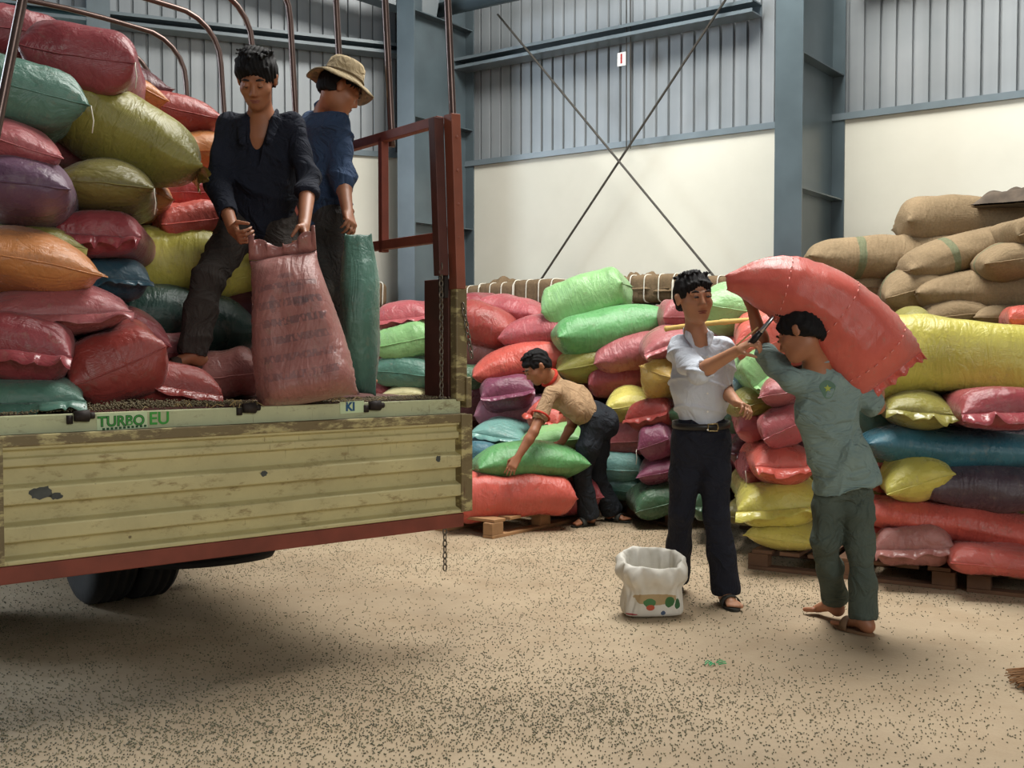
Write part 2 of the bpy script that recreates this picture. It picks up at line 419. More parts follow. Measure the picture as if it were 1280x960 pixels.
def tb(mb, name, mat, parent=None, **k):
    mb.v = [(v[0]-TO.x, v[1]-TO.y, v[2]-TO.z) for v in mb.v]; return mb.build(name, mat, parent or truck, **k)
# tailgate: ribbed cream panel hanging below the bed edge; the profile is extruded along the width
prof = [(0, 1.035), (.035, 1.035), (.035, .985), (.012, .978), (.012, .958), (.030, .952), (.030, .925), (.002, .918), (.002, .862), (.046, .848), (.046, .795),
        (.004, .786), (.004, .730), (.046, .716), (.046, .665), (.004, .656), (.004, .612), (.046, .600), (.046, .585), (0, .585)]
tg = MB(); n = len(prof); V = []
for s in (0.0, TW): V += [T(s, -.015-o, z) for o, z in prof]
Fc = [(i, (i+1) % n, n+(i+1) % n, n+i) for i in range(n)] + [tuple(range(n))[::-1], tuple(range(n, 2*n))]
tg.add(V, Fc); tail = tb(tg, 'tailgate', M_CREAM, bevel=.004)
for a_, b_ in ((-.012, .06), (1.955, .03)):
    m = MB(); m.bar(T(a_, -.042, .59), T(a_, -.042, 1.03), .05, b_, up=TU); tb(m, 'tailgate_stile', M_CREAM2, tail)
m = MB(); m.bar(T(-.02, -.035, 1.015), T(TW, -.035, 1.015), .05, .04); tb(m, 'tailgate_rim', M_CREAM2, tail, bevel=.004)
m = MB(); m.bar(T(-.0, -.03, .552), T(TW, -.03, .552), .06, .062); tb(m, 'tailgate_bottom_bar', M_RUST, tail, bevel=.004)
M_STAIN = plain('dark_oil_stain', srgb(70, 74, 70), .6, 0, .3, 20); rs_ = random.Random(4)
for px_, py_, w_, h_ in ((52, 616, .085, .026), (330, 592, .03, .014), (548, 574, .03, .016), (70, 620, .05, .014)):
    c_ = truck_pt(px_, py_, -.0625); V = [c_]+[c_-TU*(w_*.5*math.cos(a)*rs_.uniform(.7, 1.1))+np.array([0, 0, h_*math.sin(a)*rs_.uniform(.7, 1.1)]) for a in np.linspace(0, 6.283, 18, endpoint=False)]
    m = MB(); m.v = [tuple(v) for v in V]; m.f = [(0, 1+k, 1+(k+1) % 18) for k in range(18)]; tb(m, 'paint_stain', M_STAIN, tail)
tail['label'] = 'ribbed cream tailgate hanging down'
# bed
m = MB(); m.box(T(TW/2, 2.1, 1.075), (TW, 4.2, .05), RT); tb(m, 'bed_floor', M_RUSTD)
m = MB(); m.bar(T(-.01, .0, 1.04), T(TW, .0, 1.04), .04, .12); tb(m, 'bed_sill', M_SILL, bevel=.004)
m = MB()
for s in (.62, 1.48): m.bar(T(s, .15, .88), T(s, 4.3, .88), .09, .16)
for t_ in (.5, 1.2, 2.0, 2.8, 3.6): m.bar(T(.05, t_, .98), T(TW-.05, t_, .98), .07, .1)
tb(m, 'chassis_frame', M_DARK)
for px_, py_ in ((100, 520), (310, 510), (467, 507)):
    p = truck_pt(px_, py_, -.03); m = MB()
    m.tube([p+TU*.02, p-TU*.03], [.019, .023], 10); m.tube([p-TU*.03, p-TU*.05], .012, 8); m.box(p-np.array([0, 0, .012])+TV*.012+TU*.035, (.02, .03, .03), RT)
    tb(m, 'tailgate_hinge', M_DARK, smooth=True)
# headboard, side boards, rear corner pieces
m = MB(); m.box(T(TW/2, 4.22, 1.6), (TW, .04, 1.0), RT); tb(m, 'headboard', M_CREAM)
m = MB(); m.box(T(TW+.01, 2.1, 1.32), (.04, 4.2, .5), RT); tb(m, 'side_board', M_CREAM)
m = MB(); m.box(T(.0, .14, 1.37), (.03, .2, .56), RT); tb(m, 'corner_panel', M_RUSTD, bevel=.004)
m = MB(); m.box(T(-.015, .0, 1.35), (.06, .05, .52), RT); m.box(T(-.045, -.01, 1.13), (.03, .06, .14), RT); tb(m, 'corner_post', M_CREAM2, bevel=.005)
m = MB(); m.box(T(.035, .05, 1.66), (.02, .05, .2), RT); tb(m, 'corner_latch', M_DARK)
# rear stake
m = MB(); m.bar(T(-.005, -.005, 1.6), T(.02, .0, 2.385), .062, .05, up=TU)
for k in range(5): m.tube([T(.0+.004*k, -.03, 1.68+.15*k), T(.0+.004*k, -.036, 1.68+.15*k)], .008, 8)
tb(m, 'stake_post', M_ORANGE, bevel=.003)
m = MB(); m.bar(T(.06, .03, 1.66), T(.075, .05, 2.37), .05, .05, up=TU); tb(m, 'stake_post', M_RUSTD, bevel=.003)
# side rack rails along the right side
rk = MB()
for z in (2.36, 1.835): rk.bar(T(.05, .05, z), T(.05, 1.5, z), .04, .045)
rails = tb(rk, 'rack_rail', M_RUST, bevel=.003)
for t_ in (.545, 1.02, 1.5):
    m = MB(); m.bar(T(.05, t_, 1.80 if t_ < 1 else 1.1), T(.05, t_, 2.36), .04, .035, up=TV); tb(m, 'rack_upright', M_RUST, bevel=.003)
# hoops
def hoop(t_, inward, H):
    m = MB(); pts = []; r = .30; wI = inward
    zt = H
    pts.append(T(.0, t_, 1.1 if t_ > 1.6 else 2.32)); 
    pts.append(T(.0, t_, 2.35)); sx = wI
    for k in range(7):
        a = math.pi/2*k/6; pts.append(T(sx+r*(1-math.cos(a)), t_, zt-r+r*math.sin(a)))
    for k in range(1, 6): u = k/6; pts.append(T(sx+r+(TW-2*sx-2*r)*u, t_, zt+.05*math.sin(math.pi*u)))
    for k in range(7):
        a = math.pi/2*(6-k)/6; pts.append(T(TW-sx-r*(1-math.cos(a)), t_, zt-r+r*math.sin(a)))
    if t_ < .3:      # the rear hoop's far leg leans in more
        pts = pts[:-13]; L_ = [W(34, -36, truck_Y(34, t_)), W(28, 0, truck_Y(28, t_)), W(2, 130, truck_Y(2, t_)), W(-22, 250, truck_Y(-22, t_))]
        top = L_[0]; ctr_ = pts[-1]
        for k in range(1, 6): u = k/6; pts.append(ctr_*(1-u)+(top+np.array([0, 0, .32])-TU*.25)*u)
        for k in range(6): a = math.pi/2*k/5; pts.append(top+np.array([0, 0, .30])*math.cos(a)-TU*.25*(1-math.sin(a)))
        pts += L_[1:]
    else: pts.append(T(TW-.045-wI*.45, t_, 2.35))
    pts.append(T(TW-.045, t_, 1.1))
    m.tube(pts, .017, 10); return tb(m, 'canopy_hoop', M_TUBE, smooth=True)
for t_, H in zip([.02, .545, 1.02, 1.54, 2.04, 2.5, 3.08, 3.68], [3.62, 3.62, 3.60, 3.58, 3.55, 3.53, 3.53, 3.56]): hoop(t_, .045, H-.12)
# wheels (rear dual), spare, mudguard
def wheel(c, name, axis, r=.40, wd=.2):
    ax = axis/np.linalg.norm(axis); z = np.array([0, 0, 1.0])
    if abs(ax[2]) > .9: z = np.array([1.0, 0, 0])
    R = np.stack([np.cross(z, ax)/np.linalg.norm(np.cross(z, ax)), np.cross(ax, np.cross(z, ax)), ax], 1)
    m = MB(); h = wd/2; pr = [(r*.55, -h*.8), (r*.8, -h), (r*.95, -h*.95), (r, -h*.7)]
    for k in range(4): q = -h*.7+h*1.4*k/3.0; pr += [(r, q), (r-.012, q+.01), (r-.012, q+.02), (r, q+.03)] if k < 3 else [(r, q)]
    pr += [(r*.95, h*.95), (r*.8, h), (r*.55, h*.8)]
    m.lathe(pr, c, R, 40); wo = tb(m, name, M_RUBBER, smooth=True)
    m = MB(); m.lathe([(r*.54, -h*.5), (r*.3, -h*.2), (r*.12, -h*.5)], c, R, 24); tb(m, 'hub', M_DARK, wo, smooth=True)
    return wo
for s in (.86, 1.08): wheel(T(s, 1.72, .40), 'wheel', TU)
for s in (1.78, 2.0): wheel(T(s, 1.72, .40), 'wheel', TU)
wheel(T(.25, 3.6+.0, .40), 'wheel', TU)
wheel(T(.80, .95, .40), 'spare_wheel', np.array([0, 0, 1.0])+TV*.10, .32)
m = MB(); m.box(T(.62, 1.2, .70), (.5, .02, .3), RT); m.tube([T(.35, 1.72, .40), T(1.8, 1.72, .40)], .07, 12); tb(m, 'rear_axle', M_DARK)
m = MB(); m.box(T(TW/2, 5.2, 1.25), (1.9, 1.4, 1.7), RT); tb(m, 'cab', M_CREAM, bevel=.12)
# chains
def chain(pts_fn, nlinks, size, name='chain', parent=truck):
    m = MB()
    for k in range(nlinks):
        p, d = pts_fn(k/(nlinks-1)); d = d/np.linalg.norm(d); side = TU if k % 2 else TV
        side = side-d*np.dot(side, d); side /= np.linalg.norm(side); ring = []
        for j in range(14):
            a = 2*math.pi*j/14; ring.append(p+d*size*math.cos(a)*(1.0)+side*size*.55*math.sin(a))
        m.tube(ring, size*.2, 6, closed=True)
    return tb(m, name, M_CHAIN, parent, smooth=True)
down = np.array([0, 0, -1.0])
chain(lambda u: (T(.085, -.03, .53-.19*u), down), 8, .0165)
chain(lambda u: (T(.075, .01, 1.70-.64*u), down+TU*.03), 26, .0165)
def ch2(u):
    a = T(-.012, -.04, 1.52-.22*u)-TU*(.045*u); return a, down-TU*.2
chain(ch2, 9, .018)
# sticker lettering on the sill
M_GREEN = plain('sticker_green', srgb(60, 160, 60), .4, 0, .05); M_DGREEN = plain('sticker_dark_green', srgb(28, 84, 40), .4, 0, .05)
M_PALE = plain('sticker_pale', srgb(206, 224, 180), .5, 0, .08); M_BLUE = plain('sticker_blue', srgb(40, 90, 130), .4)
RL = np.stack([-TU, np.array([0, 0, 1.0]), -TV], 1)
def sill_pt(px, py, off=-.024):
    return truck_pt(px, py, off)
def sill_text(s, px, py, size, mat, off, bold, sx=1.0):
    p = sill_pt(px, py, off)-np.array(TO); M = mat4(RL, p) @ Matrix.Diagonal((sx, 1, 1, 1))
    return text('sticker_lettering', s, size, mat, truck, M, .0008, bold, 'LEFT')
m = MB(); a, b = sill_pt(121, 529, -.0215), sill_pt(184, 524, -.0215); m.bar(a, b, .002, .062)
tb(m, 'sticker', M_PALE)
sill_text('TURBO', 122, 528, .052, M_DGREEN, -.0235, .002, 1.0)
sill_text('TURBO', 122, 528, .052, M_GREEN, -.0258, -.0004, 1.0)
sill_text('EU', 186, 524, .066, M_GREEN, -.0235, .001, 1.0)
m = MB()
for k in range(11):
    p = sill_pt(128+5.2*k, 536.5-.42*k, -.0235); m.bar(p, p-TU*.009, .001, .008)
tb(m, 'sticker_small_print', M_DGREEN)
m = MB(); a, b = sill_pt(425, 510, -.0215), sill_pt(455, 508, -.0215); m.bar(a, b, .002, .05); tb(m, 'sticker', M_PALE)
sill_text('KI', 432, 509, .05, M_BLUE, -.0235, .002, 1.0)
# spilled beans along the bed edge
rs = np.random.RandomState(8); nb = 5200
ss = rs.rand(nb)*TW; tt = .02+rs.rand(nb)**1.5*.30
hh = 1.102+.028*np.exp(-((ss-1.38)/.35)**2)*rs.rand(nb)+.006*rs.rand(nb)
base = np.array([(1,0,0),(0,1,0),(-1,0,0),(0,-1,0),(0,0,1),(0,0,-1)], float)*np.array([.0052, .0034, .003])
V = np.zeros((nb, 6, 3)); an = rs.rand(nb)*6.28
for k in range(6):
    bx = base[k, 0]*np.cos(an)-base[k, 1]*np.sin(an); by = base[k, 0]*np.sin(an)+base[k, 1]*np.cos(an)
    V[:, k, 0] = TR[0]+TU[0]*ss+TV[0]*tt+bx; V[:, k, 1] = TR[1]+TU[1]*ss+TV[1]*tt+by; V[:, k, 2] = hh+base[k, 2]
f = np.array([(0,1,4),(1,2,4),(2,3,4),(3,0,4),(1,0,5),(2,1,5),(3,2,5),(0,3,5)])
M_BEANP = plain('pale_beans', srgb(126, 114, 86), .7, 0, .35, 60)
tag(mesh_ob('spilled_beans', V.reshape(-1, 3), (f[None]+(np.arange(nb)*6)[:, None, None]).reshape(-1, 3), M_BEANP), 'pale beans and dust spilled along the rear edge of the truck bed', 'spilled beans', kind='stuff')
m = MB(); rr = random.Random(3)
for k in range(60):
    s = .55+rr.random()*.75 if k < 50 else rr.random()*2; p = T(s, rr.uniform(-.03, .1), 1.108); a = rr.uniform(0, 6.28); L = rr.uniform(.02, .06)
    q = p+np.array([math.cos(a)*L, math.sin(a)*L, rr.uniform(-.02, .02)]); m.tube([p, (p+q)/2+np.array([0, 0, .012]), q], .0012, 4)
tag(m.build('straw_bits', plain('straw', srgb(176, 150, 100), .8)), 'straw and loose fibres on the truck bed edge below the upright sacks', 'straw', kind='stuff')

# =====================================================================
# pallets
# =====================================================================
M_WOOD = plain('pallet_wood', srgb(168, 128, 88), .8, 0, .25, 6, .2); M_WOODD = plain('pallet_wood_dark', srgb(108, 78, 56), .8, 0, .25, 6, .2)
def pallet(c, rz, Lx, Ly, label, mat=M_WOOD, h=.13):
    o = tag(empty('pallet', (c[0], c[1], 0), rz), label, 'pallet', 'wooden pallets under the sacks')
    m = MB(); nb = 7
    for k in range(nb): m.box((-Lx/2+Lx*(k+.5)/nb, 0, h-.011), (Lx/nb*.72, Ly, .022))
    m.build('deck_boards', mat, o, bevel=.003)
    m = MB()
    for y in (-Ly/2+.04, 0, Ly/2-.04): m.box((0, y, .011), (Lx, .09, .022))
    m.build('bottom_board', mat, o, bevel=.003)
    for y in (-Ly/2+.04, 0, Ly/2-.04):
        for x in (-Lx/2+.06, 0, Lx/2-.06):
            m = MB(); m.box((x, y, h/2), (.12, .085, h-.046)); m.build('block', mat, o, bevel=.003)
    return o
def G(px, py): 
    b = -(py-480)/F_PX; a = (px-640)/F_PX; dz = -math.sin(PITCH)+b*math.cos(PITCH); s = -CAM_H/dz
    return np.array([a*s, s*(math.cos(PITCH)+b*math.sin(PITCH)), 0])
RZW = math.atan2(-VW[1], -VW[0])
p0 = G(615, 674); d1 = G(728, 650)-p0; d1 /= np.linalg.norm(d1); d2 = np.array([-d1[1], d1[0], 0])
ctr = p0+d1*.6+d2*.5; pallet(ctr, math.atan2(d1[1], d1[0]), 1.2, 1.0, 'wooden pallet under the big red sack beside the bending worker')
p0 = G(935, 711); d1 = G(1285, 748)-p0; d1 /= np.linalg.norm(d1); d2 = np.array([-d1[1], d1[0], 0])
pallet(p0+d1*.58+d2*.5, math.atan2(d1[1], d1[0]), 1.16, 1.0, 'pallet under the yellow sacks behind the barefoot carrier', M_WOODD, .12)
pallet(p0+d1*1.85+d2*.5, math.atan2(d1[1], d1[0]), 1.26, 1.0, 'pallet under the low red sacks at the right edge', M_WOODD, .12)
p0 = G(745, 636); d1 = G(832, 657)-p0; d1 /= np.linalg.norm(d1); d2 = np.array([-d1[1], d1[0], 0])
pallet(p0+d1*.5+d2*.5, math.atan2(d1[1], d1[0]), 1.1, 1.0, 'dark pallet under the green sacks behind the man in white', M_WOODD)
pallet(p0+d1*1.75+d2*.9, math.atan2(d1[1], d1[0]), .9, 1.0, 'dark pallet seen between the trouser legs of the man in white', M_WOODD)
# =====================================================================
# sacks
# =====================================================================
# ---- sack simulation (inflated two-sheet cloth) ----
def sim_sack(L=0.95, W=0.55, nx=40, ny=24, steps=70, iters=8, press=1.0, plate=None, seed=0, fill=1.0):
    rs = np.random.RandomState(seed)
    F = np.arange(nx*ny).reshape(nx, ny)
    B = np.full((nx, ny), -1); n = nx*ny
    for i in range(nx):
        for j in range(ny):
            if i in (0, nx-1) or j in (0, ny-1): B[i, j] = F[i, j]
            else: B[i, j] = n; n += 1
    xs = np.linspace(-L/2, L/2, nx); ys = np.linspace(-W/2, W/2, ny)
    P = np.zeros((n, 3)); gx, gy = np.meshgrid(xs, ys, indexing='ij')
    bump = 0.02*np.cos(math.pi*gx/L)*np.cos(math.pi*gy/W)
    for S, s in ((F, 1), (B, -1)):
        P[S, 0] = gx; P[S, 1] = gy; P[S, 2] = s*bump + 0.004*rs.randn(nx, ny)*(bump > 1e-4)
    P[F[0]]; dx = xs[1]-xs[0]; dy = ys[1]-ys[0]; dd = math.hypot(dx, dy)
    bat = []
    for S in (F, B):
        for o in (0, 1):
            bat.append((S[o:-1:2, :][:, :].ravel(), S[o+1::2, :][:S[o:-1:2, :].shape[0]].ravel(), dx, 1.0))
            bat.append((S[:, o:-1:2].ravel(), S[:, o+1::2][:, :S[:, o:-1:2].shape[1]].ravel(), dy, 1.0))
        for oi in (0, 1):
            a = S[oi:-1:2, :-1]; b = S[oi+1::2, 1:][:a.shape[0]]
            bat.append((a.ravel(), b.ravel(), dd, .25))
            a = S[oi:-1:2, 1:]; b = S[oi+1::2, :-1][:a.shape[0]]
            bat.append((a.ravel(), b.ravel(), dd, .25))
        # bending (skip two), only pushes apart
        for o in range(0, 4):
            a = S[o:-2:4, :]; b = S[o+2::4, :][:a.shape[0]]
            if a.size: bat.append((a.ravel(), b.ravel(), 2*dx*.93, -.25))
            a = S[:, o:-2:4]; b = S[:, o+2::4][:, :a.shape[1]]
            if a.size: bat.append((a.ravel(), b.ravel(), 2*dy*.93, -.25))
    quads = []
    for S, fl in ((F, 0), (B, 1)):
        q = np.stack([S[:-1, :-1], S[1:, :-1], S[1:, 1:], S[:-1, 1:]], -1).reshape(-1, 4)
        quads.append(q[:, ::-1] if fl else q)
    Q = np.concatenate(quads)
    V = np.zeros_like(P)
    for st in range(steps):
        nr = np.cross(P[Q[:, 2]]-P[Q[:, 0]], P[Q[:, 3]]-P[Q[:, 1]])
        f = np.zeros_like(P)
        for k in range(4):
            for c in range(3): f[:, c] += np.bincount(Q[:, k], nr[:, c], n)
        V = V*.86 + f*press*6
        sp = np.linalg.norm(V, axis=1, keepdims=True); V *= np.minimum(1, .02/np.maximum(sp, 1e-9))
        O = P.copy(); P = P + V
        for it in range(iters):
            for a, b, r, w in bat:
                d = P[b]-P[a]; l = np.sqrt((d*d).sum(1))+1e-9
                e = (l-r)/l
                if w < 0: e = np.minimum(e, 0); w = -w
                c = d*(e*.5*w)[:, None]
                P[a] += c; P[b] -= c
            if plate: P[:, 2] = np.clip(P[:, 2], -plate, plate)
        V = (P-O)
    P -= P.mean(0)
    return P, Q, F, B
PROTO = []
for cf in (dict(seed=1), dict(seed=2, press=.6), dict(seed=3, plate=.125), dict(seed=4, plate=.10), dict(seed=5, L=.9, W=.6, plate=.14), dict(seed=6, L=1.0, W=.52, press=1.6)):
    P, Q, Fg, Bg = sim_sack(nx=44, ny=26, steps=60, iters=7, **cf)
    UVc = np.zeros((len(P), 2)); L_, W_ = cf.get('L', .95), cf.get('W', .55)
    gx, gy = np.meshgrid(np.linspace(-L_/2, L_/2, 44), np.linspace(-W_/2, W_/2, 26), indexing='ij')
    ed = np.minimum.reduce([gx+L_/2, L_/2-gx, gy+W_/2, W_/2-gy])
    E_ = np.zeros(len(P)); 
    for S, sg_ in ((Bg, 1), (Fg, 1)): UVc[S, 0] = gx*sg_; UVc[S, 1] = gy; E_[S] = ed
    # vertex normals
    Nn = np.zeros_like(P); fn = np.cross(P[Q[:, 2]]-P[Q[:, 0]], P[Q[:, 3]]-P[Q[:, 1]])
    for k in range(4): np.add.at(Nn, Q[:, k], fn)
    Nn /= np.linalg.norm(Nn, axis=1, keepdims=True)+1e-12
    PROTO.append((P, Q, Fg, Bg, UVc, E_, Nn))

def wob(P, seed, freq, n=5):
    rs = np.random.RandomState(seed); out = np.zeros(len(P))
    for k in range(n):
        d = rs.randn(3); d /= np.linalg.norm(d); out += np.sin(P@d*freq*(.6+.9*rs.rand())+rs.rand()*6.28)
    return out/n**.5

def sack_shape(proto, dims, seed, bend=0.0, axis=0, droop=0.0, wrinkle=1.0, lump=.05):
    P, Q, Fg, Bg, UVc, E_, Nn = PROTO[proto]; P = P.copy()
    # puckers running in from the seams
    edge = np.exp(-E_/.06)
    along = np.where(np.minimum(abs(abs(UVc[:, 0])-abs(UVc[:, 0]).max()), 1) < np.minimum(abs(abs(UVc[:, 1])-abs(UVc[:, 1]).max()), 1), UVc[:, 1], UVc[:, 0])
    puck = np.sin(along*2*math.pi/.045+2*wob(P, seed+9, 14))*edge*np.clip(E_/.02, 0, 1)*.008
    P += Nn*((puck+wob(P, seed, 13)*.009+(np.abs(wob(P, seed+3, 26))-.6)*.0055*(.5+edge))*wrinkle*np.clip(E_/.03, 0, 1))[:, None]
    b = P.max(0)-P.min(0); c = (P.max(0)+P.min(0))/2
    P = (P-c)/b*np.array(dims)
    # general irregularity of the filling
    P[:, 2] += wob(P*np.array([1, 1, 0]), seed+5, 7, 3)*dims[2]*lump
    P[:, 2] *= 1+.10*np.sin(P[:, 0]*3+seed)
    h = dims[axis]/2
    P[:, 2] -= bend*((P[:, axis]/h)**2-.33)
    P[:, 2] -= droop*np.clip(P[:, 0]/(dims[0]/2), 0, 1)**2
    return P, Q, Fg, Bg, UVc

M_STRING = plain('white_string', srgb(225, 220, 205), .7)
def csm(t, v):
    x = t*(len(v)-1); i = np.clip(np.floor(x).astype(int), 0, len(v)-2); f = x-i; f = f*f*(3-2*f); return v[i]*(1-f)+v[i+1]*f
def hem_mesh(Pw, Fg, width, ruffle, seed, droop=.6):
    """flap beyond the stitched mouth, along the +x end"""
    e = Pw[Fg[-1]]; n = len(e); t = np.linspace(0, 1, n*2-1)
    ee = np.stack([np.interp(t, np.linspace(0, 1, n), e[:, c]) for c in range(3)], 1)
    rs = np.random.RandomState(seed); rows = []; m = len(t); r1_ = rs.randn(13); r2_ = rs.randn(27); r3_ = rs.rand(20)
    wv = .70+.6*csm(t, r3_[:8])*(ruffle > .005)+.2*np.sin(t*7+seed)
    for k in range(5):
        u = k/4
        off = np.zeros((m, 3)); off[:, 0] = width*u*wv-.004
        off[:, 2] = -droop*width*u*u+ruffle*u*(.9*csm(t, r1_[:9])+.3*csm(t, r2_[:17]))
        off[:, 1] = ruffle*.6*u*np.cos(t*math.pi*9+seed)
        rows.append(ee+off)
    V = np.concatenate(rows+[r-np.array([0, 0, .0025]) for r in rows]); Fc = []
    H = 5*m
    for k in range(4):
        for j in range(m-1):
            a = k*m+j; Fc.append((a, a+m, a+m+1, a+1)); Fc.append((H+a, H+a+1, H+a+m+1, H+a+m))
    for j in range(m-1): a = 4*m+j; Fc.append((a, H+a, H+a+1, a+1)); Fc.append((j, j+1, H+j+1, H+j))
    return V, Fc

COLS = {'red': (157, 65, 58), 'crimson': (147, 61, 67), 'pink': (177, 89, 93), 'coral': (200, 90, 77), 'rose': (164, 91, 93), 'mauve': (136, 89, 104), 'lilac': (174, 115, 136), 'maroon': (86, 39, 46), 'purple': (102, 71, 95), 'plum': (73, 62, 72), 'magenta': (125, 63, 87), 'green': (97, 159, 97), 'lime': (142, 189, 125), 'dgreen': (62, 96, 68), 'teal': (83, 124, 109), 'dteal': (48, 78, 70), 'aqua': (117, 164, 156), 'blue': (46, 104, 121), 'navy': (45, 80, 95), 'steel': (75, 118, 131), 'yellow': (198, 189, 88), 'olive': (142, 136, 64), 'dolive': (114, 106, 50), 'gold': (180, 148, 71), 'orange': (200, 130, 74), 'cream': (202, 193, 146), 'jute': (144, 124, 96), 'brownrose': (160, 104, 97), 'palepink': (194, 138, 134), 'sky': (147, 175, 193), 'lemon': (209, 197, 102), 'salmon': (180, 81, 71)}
def smat(c, pr=False, st=False):
    if c == 'jute': return sack_mat('jute_striped' if st else 'jute', srgb(*COLS['jute']), 'jute', False, st)
    return sack_mat(c+('_print' if pr else ''), srgb(*COLS[c]), 'poly', pr)

SEED = [10]; SCALE = 1.09
def frame(yaw, rot, tilt=0.0):
    y = math.radians(yaw); a = -math.radians(rot)
    r = np.array([math.cos(y), math.sin(y), 0]); f = np.array([-math.sin(y), math.cos(y), 0]); z = np.array([0, 0, 1.0])
    r2 = r*math.cos(a)+z*math.sin(a); z2 = -r*math.sin(a)+z*math.cos(a)
    t = math.radians(tilt); f2 = f*math.cos(t)+z2*math.sin(t); z3 = -f*math.sin(t)+z2*math.cos(t)
    return r2, f2, z3
def place(o, R, c):
    o.matrix_world = mat4(R, c)
def sack(px, py, w_, h_, rot, col, Y, label, group, kind=None, yaw=0.0, D=None, bend=0.0, ruf=0, tilt=0.0, pr=False, st=False, strg=0, proto=None, name='sack'):
    SEED[0] += 1; sd = SEED[0]; rs = random.Random(sd)
    Y0_ = Y; k = F_PX/Y; wm = w_/k*SCALE; kind_ = kind or ('s' if wm > .6 else 'e'); D_ = D or (.48 if kind_ == 's' else .82)
    Y = Y-D_*.22; k = F_PX/Y; wm = w_/k*SCALE; hm = h_/k*(1.03 if px < 330 else 1.07); kind = kind_
    kind = kind or ('s' if wm > .6 else 'e'); D = D or (.48 if kind == 's' else .82)
    base = (px-640)/F_PX; va = -math.atan(base); eff = math.radians(yaw)+va      # angle between the sack and the picture plane
    cs, sn = abs(math.cos(eff)), abs(math.sin(eff))
    q = max(wm**2-(D*sn)**2*.8, (wm*.62)**2); L = math.sqrt(q)/max(cs, .5)
    dims = (L, D, hm) if kind == 's' else (D, L, hm)
    pi = rs.choice([0, 1, 2, 4, 5] if kind == 's' else [0, 1, 2, 3, 4]) if proto is None else proto
    P, Q, Fg, Bg, UVc = sack_shape(pi, dims, sd, bend=bend*hm, axis=0 if kind == 's' else 1, droop=.0)
    r, f, z = frame(yaw, rot, tilt); c = W(px, py, Y); c = c+f*(Y0_-Y)/max(.5, f[1])*1.0
    R = np.stack([r, f, z], 1) if kind == 's' else np.stack([-f, r, z], 1)
    if kind == 's' and rs.random() < .5: R = np.stack([-r, -f, z], 1)
    UVs = UVc.copy()
    o = mesh_ob(name, P, Q, smat(col, pr, st), uv=UVs); place(o, R, c)
    tag(o, label, 'sack', group)
    if ruf:
        V, Fc = hem_mesh(P, Fg, .035+.03*ruf, .008+.009*ruf, sd)
        mesh_ob('hem', V, Fc, smat(col), o)
    else:
        V, Fc = hem_mesh(P, Fg, .014, .0015, sd, .2); mesh_ob('hem', V, Fc, smat(col), o)
    if strg:
        cr = P[Fg[-1, 0 if strg == 1 else -1]]; dl = np.array(R).T@np.array([0, 0, -1.0]); out = np.array([1.0, 0, 0])
        m = MB(); m.tube([cr, cr+out*.012+dl*.02, cr+out*.015+dl*.06+np.array([0, .006, 0]), cr+out*.014+dl*.11], .0022, 5); m.build('tie_string', M_STRING, o, True)
    return o
def lerp_tab(x, tab):
    xs = [a for a, b in tab]; ys = [b for a, b in tab]; return float(np.interp(x, xs, ys))
